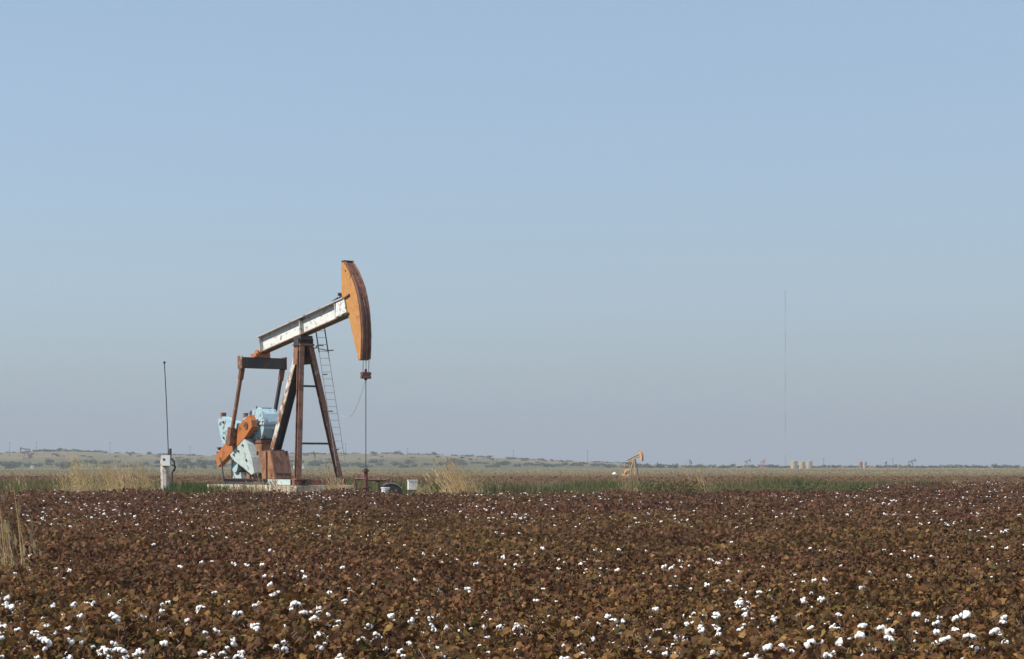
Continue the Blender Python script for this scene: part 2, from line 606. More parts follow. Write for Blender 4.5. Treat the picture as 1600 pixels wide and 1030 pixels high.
def bur_mesh():
    s = MB()
    for q in range(5):
        a = 2 * math.pi * (q + .5) / 5
        p = Vector((math.cos(a), math.sin(a), 0))
        t = Vector((-math.sin(a), math.cos(a), 0))
        o_ = Vector((0, 0, -0.75))
        s.add([o_, p * .75 - t * .34 + Vector((0, 0, -.5)), p * 1.25 + Vector((0, 0, -.05)), p * .75 + t * .34 + Vector((0, 0, -.5))], [(0, 1, 2, 3)])
    return s


boll_meshes = [boll_mesh(k, 4 + k % 2).mesh('cotton_boll', 'cotton', True) for k in range(6)]
bur_me = bur_mesh().mesh('bur', 'stalk')

n_bolls = 0
for i in np.argsort(py + np.where(near, 0, 1e9))[:300]:
    x, y, h = px[i], py[i], ph[i]
    rate = boll_rate[i]
    fade = 1.35 - 0.17 * (y - 12.7)
    nb = int(np.clip((rate - 0.27) * 16 * max(fade, 0.30) + rng.normal(0, 0.7), 0, 9))
    o = empty('cotton_plant', (x, y, gz(x, y)), random.uniform(0, 6.28))
    sc = h / 0.62
    o.scale = (sc * random.uniform(.9, 1.15), sc * random.uniform(.9, 1.15), sc)
    if nb:
        tag(o, 'brown leafy cotton plant carrying open white bolls in the front rows of the field', 'cotton plant', 'front cotton plants with bolls')
    else:
        tag(o, 'brown leafy cotton plant without open bolls in the front rows of the field', 'cotton plant', 'front cotton plants without bolls')
    k = random.randrange(10)
    tag(link('foliage', foliage_meshes[k], o), kind='stuff')
    link('stem', stem_meshes[k], o)
    inv = -o.rotation_euler.z
    base_a = random.uniform(-2.6, -0.5)
    for q in range(nb):
        # bolls sit on the outside of the crown
        a = base_a + random.gauss(0, 0.7)
        t = random.uniform(0.68, 1.02)
        rr_ = 0.27 * random.uniform(.55, 1.15)
        bo = link('cotton_boll', random.choice(boll_meshes), o, (rr_ * math.cos(a + inv), rr_ * math.sin(a + inv), 0.06 + t * 0.60))
        bs = 0.014 + 0.024 * random.random() ** 1.5
        bo.scale = (bs, bs, bs * random.uniform(.8, 1.1))
        bo.rotation_euler = (random.gauss(0, .5), random.gauss(0, .5), random.uniform(0, 6))
        link('bur', bur_me, bo)
        n_bolls += 1

# ---- the rest of the field: one mass
V, F, C = [], [], []
off = 0


def push(v, f, c_):
    global off
    V.append(v)
    F.append(f + off)
    C.append(c_)
    off += len(v)


def mass(sel, per, template, smin, smax, w, far=False, top=0.0):
    n0 = int(sel.sum())
    n = n0 * per
    c_, a_ = bush_points(n, 1.0, w)
    hh = np.repeat(ph[sel], per)
    xx, yy = np.repeat(px[sel], per), np.repeat(py[sel], per)
    c_[:, 2] = top + (1 - top) * c_[:, 2]
    cent = np.stack([xx + c_[:, 0], yy + c_[:, 1], ground(xx, yy) + hh * c_[:, 2]], 1)
    farm = np.clip((yy - 18) / 40, 0, 1) * 0.72
    tint = 0.75 + 0.5 * smooth_noise(xx, yy, 1.1, 21)
    cols = leaf_cols(n, farm) * tint[:, None]
    g = smooth_noise(xx, yy, 3.5, 31)
    cols = cols * (1 + (g[:, None] - 0.5) * np.array([0.05, 0.28, -0.05]))
    v, f, cc = leaf_soup(cent, rng.uniform(smin, smax, n), leaf_normals(a_, n), template, cols)
    push(v, f, cc)


rest = ~near
mass(rest & (py < 30), 90, LEAF4, 0.03, 0.085, 0.32)
mass(rest & (py >= 30) & (py < 52), 58, LEAF2, 0.04, 0.10, 0.34, top=0.15)
mass(rest & (py >= 52), 32, LEAF2, 0.06, 0.135, 0.36, top=0.3)
v, f, cc = np.concatenate(V), np.concatenate(F), np.concatenate(C)
field = tag(link('cotton_field', numpy_mesh('cotton_field', v, f, 'field_leaf', cc)),
            'wide field of brown defoliating cotton stretching back to the oil pump', 'cotton field', kind='stuff')

# bolls of the mass
idx = np.where(rest & (py > 12))[0]
pb = np.clip((boll_rate[idx] - 0.40) * 2.6, 0, 1)
pick = idx[rng.uniform(size=len(idx)) < pb * np.where(py[idx] < 30, 0.75, np.where(py[idx] < 52, 0.52, 0.42))]
t20 = MB()
boll_lo = [boll_mesh(k, 3, 5, 4) for k in range(5)]
bv, bf = [], []
o_ = 0
for i in pick:
    for q in range(random.choice((1, 1, 1, 2, 2, 3))):
        s = random.choice(boll_lo)
        va = np.array(s.v)
        a = random.uniform(0, 6.28)
        rot = np.array([[math.cos(a), -math.sin(a), 0], [math.sin(a), math.cos(a), 0], [0, 0, 1]])
        sc = 0.014 + 0.022 * random.random() ** 1.6
        r_ = random.uniform(0, .3)
        p = np.array([px[i] + r_ * math.cos(a * 3), py[i] + r_ * math.sin(a * 3), gz(px[i], py[i]) + ph[i] * random.uniform(.88, 1.10)])
        bv.append(va @ rot.T * sc + p)
        for fc in s.f:
            bf.append(tuple(j + o_ for j in fc))
        o_ += len(va)
me = bpy.data.meshes.new('boll')
me.from_pydata(np.concatenate(bv).tolist(), [], bf)
me.polygons.foreach_set('use_smooth', [True] * len(me.polygons))
me.materials.append(M['cotton'])
tag(link('bolls', me, field), kind='stuff')


# ------------------------------------------------------------------ grass strips and range
def blades(n, xr, yr, hmin, hmax, width, col_a, col_b, dens=None, lean=0.35, cap=None):
    y = rng.uniform(yr[0], yr[1], n * 3)
    x = rng.uniform(-1, 1, n * 3) * (0.275 * y + 2.5)
    k = (x > xr[0] * y) & (x < xr[1] * y) & (y > field_edge(x) - 0.4)
    if dens is not None:
        k &= rng.uniform(size=len(x)) < dens(x, y)
    x, y = x[k][:n], y[k][:n]
    n = len(x)
    h = rng.uniform(hmin, hmax, n) * (0.35 + 1.15 * smooth_noise(x, y, 6, 41))
    a = rng.uniform(0, 6.28, n)
    ln = rng.normal(0.12, lean, n) * h
    z = ground(x, y)
    w = width * rng.uniform(.6, 1.4, n)
    dx, dy = np.cos(a), np.sin(a)
    la = rng.uniform(0, 6.28, n)
    lx, ly = np.cos(la) * ln, np.sin(la) * ln
    P = np.stack([np.stack([x - dx * w, y - dy * w, z - .02], 1), np.stack([x + dx * w, y + dy * w, z - .02], 1),
                  np.stack([x + lx * .4 + dx * w * .8, y + ly * .4 + dy * w * .8, z + h * .6], 1), np.stack([x + lx * .4 - dx * w * .8, y + ly * .4 - dy * w * .8, z + h * .6], 1),
                  np.stack([x + lx, y + ly, z + h], 1)], 1)
    f = (np.array([(0, 1, 2), (0, 2, 3), (3, 2, 4)])[None] + (np.arange(n) * 5)[:, None, None]).reshape(-1, 3)
    t = np.clip(smooth_noise(x, y, 5, 51) * 1.2 - .1 + rng.normal(0, .18, n), 0, 1)[:, None]
    c_ = np.array(col_a) * (1 - t) + np.array(col_b) * t
    c_ = c_ * rng.uniform(.7, 1.3, (n, 1))
    return P.reshape(-1, 3), f, np.repeat(c_, 5, axis=0)


def gdens(x, y):
    return np.clip(smooth_noise(x, y * .35, 7, 61) * 2.4 - .75, 0.05, 1) * (1 - .35 * (1 - sstep(.7, 1.2, np.sqrt(((x + 9) / 9) ** 2 + ((y - 86) / 9) ** 2))))


v, f, cc = blades(80000, (-1, 1), (79, 140), 0.22, 0.72, 0.022, (.062, .090, .026), (.16, .125, .055), gdens)
tag(link('green_grass', numpy_mesh('green_grass', v, f, 'grass', cc)), 'strip of green grass and weeds just behind the cotton field', 'grass', kind='stuff')

# second brown field and the scrubby range beyond
n = 70000
y = np.sqrt(rng.uniform(165 ** 2, 345 ** 2, n))
x = rng.uniform(-1, 1, n) * (0.275 * y + 4)
cent = np.stack([x, y, ground(x, y) + rng.uniform(0.1, 0.75, n)], 1)
nrm = rng.normal(size=(n, 3)) * .3 + np.array([0, -.2, .8])
tf_ = np.clip(smooth_noise(x, y * .5, 38, 77) * .7 - .35 + 1.1 * sstep(225, 275, y), 0, 1)[:, None]
v, f, cc = leaf_soup(cent, rng.uniform(.13, .28, n), nrm, LEAF2, (leaf_cols(n, 0.5) * (1 - tf_) + np.array([.19, .15, .08]) * rng.uniform(.7, 1.2, (n, 1)) * tf_))
tag(link('far_cotton_field', numpy_mesh('far_cotton_field', v, f, 'field_leaf', cc)), 'second dark brown field lying beyond the green grass strip', 'field', kind='stuff')

n = 60000
y = np.sqrt(rng.uniform(345 ** 2, 1040 ** 2, n))
x = rng.uniform(-1, 1, n) * (0.275 * y + 4)
cent = np.stack([x, y, ground(x, y) + rng.uniform(0.05, 0.6, n)], 1)
nrm = rng.normal(size=(n, 3)) * .3 + np.array([0, -.3, .7])
t = np.clip(smooth_noise(x, y, 60, 71) + .15 + .25 * (x > 0) + rng.normal(0, .15, n), 0, 1)[:, None]
cols = (np.array([.11, .105, .05]) * (1 - t) + np.array([.24, .185, .10]) * t) * rng.uniform(.7, 1.2, (n, 1))
v, f, cc = leaf_soup(cent, rng.uniform(.2, .45, n), nrm, LEAF2, cols)
tag(link('range_scrub', numpy_mesh('range_scrub', v, f, 'field_leaf', cc)), 'low dry scrub covering the range towards the ridge', 'scrub', kind='stuff')


# ------------------------------------------------------------------ pump jack
PX, PY, PZ = -9.31, 85.7, 0.55
PA = R(-55)
JACK = empty('pump_jack', (PX, PY, PZ), PA, 'big oil pump jack with white beam, orange horsehead and pale blue counterweights', 'pump jack')

BEAM_A = R(9.0)
BO = Vector((0, 0, 7.58))
bd = Vector((math.cos(BEAM_A), 0, math.sin(BEAM_A)))
bu = Vector((-math.sin(BEAM_A), 0, math.cos(BEAM_A)))


def bp_(l, y, h):
    p = BO + bd * l + bu * h
    return (p.x, y, p.z)


beam = MB().bar(bp_(-3.95, 0, 0), bp_(4.05, 0, 0), 0.06, 0.70, bu).build('walking_beam', 'white_paint', JACK)
MB().bar(bp_(-4.0, 0, .375), bp_(4.0, 0, .375), 0.50, 0.06, bu).build('top_flange', 'beam_shade_grey', beam)
MB().bar(bp_(-3.98, 0, -.375), bp_(4.1, 0, -.375), 0.44, 0.05, bu).build('bottom_flange', 'rust_pale', beam)
for l in (0.02, -3.88, 3.2):
    s = MB()
    for y in (-1, 1):
        s.bar(bp_(l, y * .12, -.348), bp_(l, y * .12, .343), 0.17, 0.05 if l != .02 else .10, bd)
    s.build('stiffener', 'grey_white', beam)
s = MB()
for y in (-1, 1):
    s.prism([(bp_(3.35, 0, -.33)[0], bp_(3.35, 0, -.33)[2]), (bp_(4.3, 0, -.33)[0], bp_(4.3, 0, -.33)[2]), (bp_(4.2, 0, .25)[0], bp_(4.2, 0, .25)[2]), (bp_(3.5, 0, .25)[0], bp_(3.5, 0, .25)[2])], y * .27 - .02, y * .27 + .02)
s.build('head_plate', 'white_paint', beam)
s = MB()
s.bar(bp_(3.45, 0, .43), bp_(3.95, 0, .52), .34, .12, bu)
s.tube(bp_(3.85, -.34, .56), bp_(3.85, .34, .56), .07, .07, 8)
s.bar(bp_(3.0, -.15, .40), bp_(3.5, -.15, .47), .10, .10, bu)
s.build('hinge_bracket', 'dark_steel', beam)

# horsehead: arc about the pivot
arc = [(3.92, 10.14), (4.12, 9.98), (4.45, 9.66), (4.72, 9.30), (4.95, 8.95), (5.13, 8.55), (5.27, 8.15), (5.36, 7.75), (5.42, 7.3), (5.45, 6.85), (5.43, 6.4), (5.39, 5.88)]
head_poly = [(3.74, 10.10)] + arc + [(5.20, 5.84), (4.86, 6.6), (4.52, 7.4), (4.22, 8.12), (3.78, 8.62)]
HW = 0.215
head = MB().prism(head_poly, -HW, HW).build('horse_head', 'orange', JACK)
s = MB()
n = len(arc)
v = []
for (x, z) in arc:
    v += [(x + .002, -HW - .03, z), (x + .05, -HW - .03, z + .01), (x + .05, HW + .03, z + .01), (x + .002, HW + .03, z)]
f = []
for i in range(n - 1):
    for q in range(4):
        f.append((4 * i + q, 4 * i + (q + 1) % 4, 4 * i + 4 + (q + 1) % 4, 4 * i + 4 + q))
f += [(0, 3, 2, 1), (4 * n - 4, 4 * n - 3, 4 * n - 2, 4 * n - 1)]
s.add(v, f)
s.build('arc_plate', 'rust_red', head)
for yy in (-HW + .02, HW - .02):
    s = MB()
    for (p, q) in zip(arc[:-1], arc[1:]):
        s.bar((p[0] + .07, yy, p[1]), (q[0] + .07, yy, q[1]), .05, .07, (1, 0, 0))
    s.build('arc_rib', 'rust', head)
MB().box(3.80, 4.04, -.24, .24, 10.12, 10.18).build('head_cap', 'dark_steel', head)
s = MB()
s.tube((4.12, -HW - .02, 9.72), (4.12, -HW + .02, 9.72), .035)
s.build('bolt', 'black_iron', head)
s = MB()
s.bar((4.02, -HW - .03, 8.53), (4.50, -HW - .03, 8.67), .05, .07).bar((4.10, -HW - .03, 7.80), (4.44, -HW - .03, 7.88), .05, .06)
s.build('head_latch', 'dark_steel', head)
# bridle, carrier bar, polished rod
for yy in (-.14, 0, .14):
    pts = [(p[0] + .085, yy, p[1]) for p in arc[5:]] + [(5.45, yy, 5.4), (5.45, yy, 5.33)]
    MB().path(pts, .016, 6).build('bridle_cable', 'rust', JACK)
car = MB()
car.box(5.35, 5.55, -.21, .21, 5.20, 5.33)
car.prism([(5.33, 5.08), (5.57, 5.08), (5.53, 5.20), (5.37, 5.20)], -.17, .17)
car.tube((5.45, 0, 5.33), (5.45, 0, 5.47), .06, .05, 8)
car.tube((5.45, -.23, 5.12), (5.45, .23, 5.12), .07, .07, 8)
car.tube((5.45, 0, 4.98), (5.45, 0, 5.1), .05, .09, 8)
car.build('carrier_bar', 'brown_pipe', JACK)
MB().tube((5.45, 0, 1.0), (5.45, 0, 5.0), .018, .018, 8).build('polished_rod', 'dark_steel', JACK)

# saddle bearing and samson post
s = MB()
s.box(-.30, .30, -.30, .30, 6.98, 7.16)
s.tube((0, -.34, 6.92), (0, .34, 6.92), .20, .20, 12)
s.box(-.22, .22, -.38, -.30, 6.72, 7.05).box(-.22, .22, .30, .38, 6.72, 7.05)
s.build('saddle_bearing', 'dark_steel', JACK)
s = MB()
s.prism([(-.42, 5.9), (.42, 5.9), (.34, 6.78), (-.34, 6.78)], -.30, -.25).prism([(-.42, 5.9), (.42, 5.9), (.34, 6.78), (-.34, 6.78)], .25, .30)
s.box(-.36, .36, -.36, .36, 6.72, 6.80)
s.build('post_cap', 'rust', JACK)
for sy in (-1, 1):
    p0, p1 = Vector((.18, sy * .22, 6.75)), Vector((1.40, sy * 1.05, .79))
    MB().ibeam(p0, p1, .235, .235, .035, (1, 0, 0)).build('front_leg', 'rust' if sy < 0 else 'rust_pale', JACK)
    MB().box(1.20, 1.62, sy * 1.05 - .2, sy * 1.05 + .2, .76, .81).build('foot_plate', 'rust', JACK)
for z in (4.9, 2.35):
    t = (6.75 - z) / (6.75 - .79)
    x_ = .18 + t * 1.22
    w_ = .22 + t * .83
    MB().bar((x_, -w_, z), (x_, w_, z), .07, .09).build('cross_brace', 'dark_steel', JACK)
leg = MB().bar((-.14, -.18, 6.72), (-2.66, -.18, 2.10), .30, .045, (0, 1, 0)).build('rear_leg', 'leg_paint', JACK)
MB().bar((-.14, -.155, 6.72), (-2.66, -.155, 2.10), .05, .30, (0, 1, 0), 0, .15).bar((-.14, .18, 6.72), (-2.66, .18, 2.10), .40, .045, (0, 1, 0)).build('shaded_leg_web', 'dark_steel', leg)  # web and far flange coloured dark to stand for shade as well as rust
MB().box(-2.93, -2.34, -.30, .30, 2.055, 2.10).build('rear_leg_foot', 'dark_steel', JACK)

# ladder in front of the far front leg
lad = empty('ladder', (0, 0, 0))
lad.parent = JACK
LT, LB = Vector((.42, .62, 7.45)), Vector((1.75, .92, 1.35))


def lp(t, side):
    p = LT.lerp(LB, t)
    return (p.x + side * .06, p.y + side * .20, p.z)


for sd in (-1, 1):
    MB().tube(lp(.15, sd), lp(1, sd), .016, .016, 6).build('rail', 'ladder_grey', lad)
    MB().tube(lp(-.01, sd), lp(.17, sd), .028, .028, 6).build('rail', 'black_iron', lad)
nr = 20
for i in range(nr):
    t = .01 + i * .0505
    MB().tube(lp(t, -1), lp(t, 1), .011, .011, 5).build('rung', 'ladder_grey', lad)
s = MB()
for k in range(10):
    a0, a1 = R(-200 + 24 * k), R(-200 + 24 * (k + 1))
    cx, cy, cz = .62, .75, 6.62
    s.tube((cx + .40 * math.cos(a0), cy + .40 * math.sin(a0), cz - .13 * math.cos(a0)), (cx + .40 * math.cos(a1), cy + .40 * math.sin(a1), cz - .13 * math.cos(a1)), .025, .025, 6)
s.tube((.30, .30, 6.60), (.62, .38, 6.62), .025, .025, 6)
s.build('safety_hoop', 'black_iron', lad)
for t in (.33, .60, .88):
    p = LT.lerp(LB, t)
    MB().bar((p.x - .26, p.y - .05, p.z), (p.x, p.y, p.z), .04, .05).build('ladder_bracket', 'dark_steel', lad)

# equalizer and pitmans
TX = -3.92
MB().box(TX - .16, TX + .16, -1.12, 1.12, 5.86, 6.36).build('equalizer', 'dark_steel', JACK)
s = MB()
for sy in (-1, 1):
    s.box(TX - .20, TX + .20, sy * 1.15 - .028, sy * 1.15 + .028, 5.83, 6.42)
s.build('equalizer_end_plate', 'rust_pale', JACK)
s = MB()
s.box(TX - .22, TX + .22, -.30, .30, 6.36, 6.52).tube((TX, -.32, 6.56), (TX, .32, 6.56), .17, .17, 10)
s.box(TX - .13, TX + .13, -.12, .12, 6.50, 6.72)
s.box(TX - .27, TX + .27, -.46, -.36, 6.40, 6.54)
s.build('tail_bearing', 'orange_deep', JACK)

HUB = Vector((-3.45, 0, 3.42))
cd = Vector((-.882, 0, -.470))
cn = Vector((-.470, 0, .882))


def ck(t, nrm):
    p = HUB + cd * t + cn * nrm
    return (p.x, p.z)


PIN = ck(1.88, -.02)
HC = ck(.45, 0)
for sy in (-1, 1):
    yc = sy * 1.03
    pit = MB().bar((TX, sy * 1.04, 5.855), (PIN[0], yc, PIN[1] + .1), .13, .15, (1, 0, 0)).build('pitman_arm', 'dark_steel' if sy > 0 else 'rust_pale', JACK)
    s = MB()
    s.bar((TX, sy * 1.04, 5.855), (TX - .17, sy * 1.04, 5.35), .19, .20, (1, 0, 0))
    s.build('pitman_clevis', 'rust_red', pit)
    s = MB()
    s.tube((PIN[0], yc - .16, PIN[1]), (PIN[0], yc + .16, PIN[1]), .24, .24, 12)
    s.bar((PIN[0], yc, PIN[1] + .05), (PIN[0] + .09, yc, PIN[1] + .62), .24, .34, (1, 0, 0))
    s.build('wrist_pin_bearing', 'rust_pale' if sy < 0 else 'rust_red', pit)
    # crank with counterweights
    y0, y1 = sorted((sy * .58, sy * .86))
    crank = MB().prism([ck(.0, -.31), ck(-.07, 0), ck(.0, .31), ck(.8, .40), ck(3.95, .29), ck(3.95, -.29), ck(.8, -.40)], y0, y1).build('crank_arm', 'orange_deep', JACK)
    hb = MB().tube((HC[0], sy * .44, HC[1]), (HC[0], sy * .90, HC[1]), .17, .17, 12)
    hb.build('crank_hub', 'rust_red', crank)
    yo = sorted((sy * .46, sy * .84))
    wt = MB().prism([ck(1.05, .40), ck(1.75, 1.02), ck(2.55, 1.66), ck(2.82, 1.72), ck(2.98, 1.55), ck(3.12, .33)], *yo).build('counterweight', 'blue', crank)
    wb = MB().prism([ck(.95, -.41), ck(.80, -.75), ck(.74, -1.5), ck(.82, -2.25), ck(1.12, -2.2), ck(1.6, -1.62), ck(2.1, -1.08), ck(2.5, -.64), ck(2.58, -.36)], *yo).build('counterweight', 'blue_faded', crank)
    for who, pts in ((wt, [(1.6, .62), (2.2, .62), (2.75, .62), (2.45, 1.3)]), (wb, [(1.2, -.62), (1.7, -.66), (2.2, -.58), (1.2, -1.4)])):
        for t, q in pts:
            p = ck(t, q)
            MB().tube((p[0], sy * .83, p[1]), (p[0], sy * .90, p[1]), .055, .055, 6).build('bolt', 'black_iron', who)
    p = ck(2.72, 1.85)
    MB().box(p[0] - .1, p[0] + .1, *sorted((sy * .5, sy * .7)), p[1] - .16, p[1] + .1).build('lifting_lug', 'rust', wt)
    p = ck(3.55, .45)
    s = MB().tube((p[0], yo[0], p[1]), (p[0], yo[1], p[1]), .05, .05, 6)
    s.box(p[0] - .16, p[0] + .16, yo[0], yo[1], p[1] - .20, p[1] - .12).box(p[0] - .13, p[0] + .13, yo[0], yo[1], p[1] + .03, p[1] + .09)
    s.build('weight_clamp', 'black_iron', crank)

# gear reducer
gp = [(-3.2 + (x_ + 3.2) * .92 - .66, z_ - .06) for x_, z_ in ((-4.15, 2.95), (-4.22, 3.3), (-4.05, 3.68), (-3.72, 3.95), (-3.30, 4.05), (-2.78, 4.05), (-2.42, 3.82), (-2.22, 3.45), (-2.24, 3.12), (-2.50, 2.68), (-2.75, 2.60), (-3.95, 2.60))]
gb = MB().prism(gp, -.42, .42).build('gearbox', 'blue', JACK)
MB().box(-4.90, -2.90, -.46, .46, 3.25, 3.34).build('casing_flange', 'blue_faded', gb)
for x_ in (-4.7, -4.4, -3.35, -3.05):
    for sy in (-1, 1):
        MB().tube((x_, sy * .44, 3.21), (x_, sy * .44, 3.42), .035, .035, 6).build('bolt', 'black_iron', gb)
for sy in (-1, 1):
    MB().tube((HC[0], sy * .41, HC[1]), (HC[0], sy * .50, HC[1]), .36, .32, 14).build('bearing_housing', 'blue_faded', gb)
MB().box(-3.95, -3.5, -.25, .25, 3.98, 4.05).build('inspection_cover', 'blue', gb)
s = MB().tube((-4.25, .1, 3.75), (-4.25, .1, 4.10), .03, .03, 6).tube((-4.1, -.2, 3.8), (-4.1, -.2, 4.12), .03, .03, 6)
s.build('breather_pipe', 'black_iron', gb)
MB().prism([(-4.65, .78), (-1.85, .78), (-2.30, 2.05), (-3.15, 2.05), (-3.15, 2.535), (-4.55, 2.535)], -.45, .45).build('reducer_pedestal', 'tan_rust', JACK)
for x_ in (-4.2, -3.5, -2.6):
    for sy in (-1, 1):
        MB().box(x_ - .03, x_ + .03, min(sy * .45, sy * .53), max(sy * .45, sy * .53), .78, 2.03).build('pedestal_rib', 'rust', JACK)
for yy in (-.38, 0, .38):
    MB().bar((-1.84, yy, .80), (-2.27, yy, 2.03), .07, .06, (1, 0, 0)).build('pedestal_gusset', 'rust_red', JACK)
MB().bar((-1.90, -.36, .98), (-1.90, .36, .98), .05, .10).build('pedestal_stay', 'dark_steel', JACK)
MB().box(-4.72, -3.10, -.50, .50, 2.42, 2.538).build('pedestal_top', 'rust_red', JACK)

# skid
for sy in (-1, 1):
    MB().ibeam((-6.3, sy * .80, .64), (1.75, sy * .80, .64), .26, .27, .035).build('skid_beam', 'dark_steel', JACK)
for x_ in (-6.2, -4.6, -2.9, -.8, 1.40):
    MB().box(x_ - .11, x_ + .11, -1.28 if x_ > 1 else -.66, 1.28 if x_ > 1 else .66, .515, .755).build('skid_cross_member', 'rust_red', JACK)
MB().box(-1.5, .6, -.99, -.95, .52, .76).build('skid_plate', 'blue_faded', JACK)
# motor on its stand, brake lever
s = MB().prism([(-6.25, .775), (-5.35, .775), (-5.45, 1.05), (-6.15, 1.05)], -.35, .35)
s.build('motor_stand', 'blue_faded', JACK)
mo = MB().tube((-5.8, -.48, 1.38), (-5.8, .40, 1.38), .33, .33, 14).build('motor', 'blue', JACK)
MB().tube((-5.8, .40, 1.38), (-5.8, .62, 1.38), .24, .24, 14).build('motor_pulley', 'black_iron', mo)
MB().box(-5.95, -5.6, -.3, .1, 1.66, 1.86).build('terminal_box', 'grey_white', mo)
MB().prism([(-6.1, 1.2), (-5.5, 1.1), (-4.6, 2.75), (-4.85, 3.3), (-5.0, 3.2)], .48, .56).build('belt_guard', 'blue_faded', JACK)
MB().path([(-6.0, -.95, .77), (-6.15, -.95, 1.3), (-6.4, -.95, 1.75)], .035, 6).build('brake_lever', 'black_iron', JACK)
MB().tube((-5.2, -.92, .77), (-5.2, -.92, 1.75), .03, .03, 6).build('guard_post', 'black_iron', JACK)
pts = []
for k in range(13):
    t = k / 12
    pts.append((5.3 - 3.4 * t, .05 + .8 * t, 4.95 - 1.35 * t - 1.2 * math.sin(math.pi * t) * .55))
MB().path(pts, .007, 4).build('slack_wire', 'grey_steel', JACK)


def jack_world(x, y, z):
    c_, s_ = math.cos(PA), math.sin(PA)
    return (PX + x * c_ - y * s_, PY + x * s_ + y * c_, PZ + z)


slab = MB()
rs = random.Random(4)
top = []
for i in range(22):
    for j in (-1, 1):
        top.append((-6.75 + i * (8.75 / 21) + rs.uniform(-.03, .03), j * (1.45 + rs.uniform(-.04, .04)), .505 + rs.uniform(-.015, .005)))
bot = [(x, y * 1.03, -.25) for x, y, z in top]
nv = len(top)
fs = []
for i in range(21):
    a = 2 * i
    fs += [(a, a + 2, a + 3, a + 1), (a, a + nv, a + nv + 2, a + 2), (a + 1, a + 3, a + 3 + nv, a + 1 + nv)]
fs += [(0, 1, 1 + nv, nv), (nv - 2, 2 * nv - 2, 2 * nv - 1, nv - 1)]
slab.add(top + bot, fs)
so = slab.build('concrete_pad', 'concrete')
so.location = (PX, PY, PZ)
so.rotation_euler = (0, 0, PA)
tag(so, 'low weathered concrete pad under the big pump jack', 'concrete pad')

# ------------------------------------------------------------------ wellhead and things beside it
wx, wy, _ = jack_world(5.45, 0, 0)
wz = gz(wx, wy)
W = empty('wellhead', (wx, wy, wz), 0, 'red brown wellhead with side pipe below the hanging rod', 'wellhead')
s = MB().tube((0, 0, -.1), (0, 0, .45), .13, .13, 12).tube((0, 0, .42), (0, 0, .47), .18, .18, 12).tube((0, 0, .45), (0, 0, .58), .09, .09, 10).tube((0, 0, .56), (0, 0, 1.05), .09, .09, 10)
s.build('casing_head', 'brown_pipe', W)
s = MB().tube((0, 0, 1.02), (0, 0, 1.22), .10, .08, 10).tube((0, 0, 1.12), (0, 0, 1.17), .17, .17, 10).tube((0, 0, 1.20), (0, 0, 1.24), .11, .11, 10)
s.build('stuffing_box', 'brown_pipe', W)
s = MB().tube((.05, 0, .78), (.95, -.1, .74), .055, .055, 8).tube((-.45, .1, .80), (-.05, 0, .80), .05, .05, 8).tube((.42, -.05, .765), (.62, -.07, .755), .10, .10, 8).tube((.95, -.1, .80), (.95, -.1, -.1), .055, .055, 8)
s.build('flow_line', 'brown_pipe', W)
s = MB().tube((-.45, .1, .80), (-.45, .1, -.1), .05, .05, 8).tube((-.32, .04, .80), (-.32, .04, .98), .02, .02, 6).tube((-.42, .04, .98), (-.22, .04, .98), .02, .02, 6)
s.build('valve', 'brown_pipe', W)

bx, by = -5.15, 81.2
bz = gz(bx, by)
T = empty('equipment_cover', (bx, by, bz - .1), R(8), 'dark grey arched metal cover beside the wellhead pipe', 'cover')
arcp = [(-.52, 0)] + [(-.52 * math.cos(R(a)), .30 + .42 * math.sin(R(a))) for a in range(0, 181, 20)] + [(.52, 0)]
MB().prism(arcp, -.35, .35).build('shell', 'black_iron', T)
s = MB()
for y in (-.36, .36):
    for a in range(30, 150, 20):
        s.bar((-.53 * math.cos(R(a)), y, .30 + .43 * math.sin(R(a))), (-.53 * math.cos(R(a + 20)), y, .30 + .43 * math.sin(R(a + 20))), .04, .04)
s.build('rim', 'ladder_grey', T)
MB().box(-.54, -.26, -.42, -.36, .10, .62).build('side_panel', 'dark_steel', T)

s = MB().tube((0, 0, 0), (0, 0, .38), .15, .18, 14).tube((0, 0, .36), (0, 0, .40), .195, .195, 14)
o = empty('bucket', (-5.30, 80.35, gz(-5.3, 80.35) + .18), 0, 'white plastic bucket standing in front of the dark arched cover', 'bucket')
s.build('pail', 'plastic_white', o)
MB().path([(-.18, 0, .36), (-.14, -.12, .30), (0, -.19, .26), (.14, -.12, .30), (.18, 0, .36)], .008, 5).build('handle', 'black_iron', o)
MB().tube((0, 0, -.20), (0, 0, 0), .15, .15, 10).build('base', 'post_concrete', o)
o = empty('white_box', (-4.22, 81.4, gz(-4.22, 81.4)), R(12), 'white metal box on a short stand beside the dark arched cover', 'box')
MB().box(-.19, .19, -.15, .15, .36, .74).build('housing', 'plastic_white', o)
MB().box(-.21, .21, -.17, .17, .74, .77).build('lid', 'plastic_white', o)
MB().tube((0, 0, -.1), (0, 0, .36), .07, .07, 8).build('stand', 'post_concrete', o)

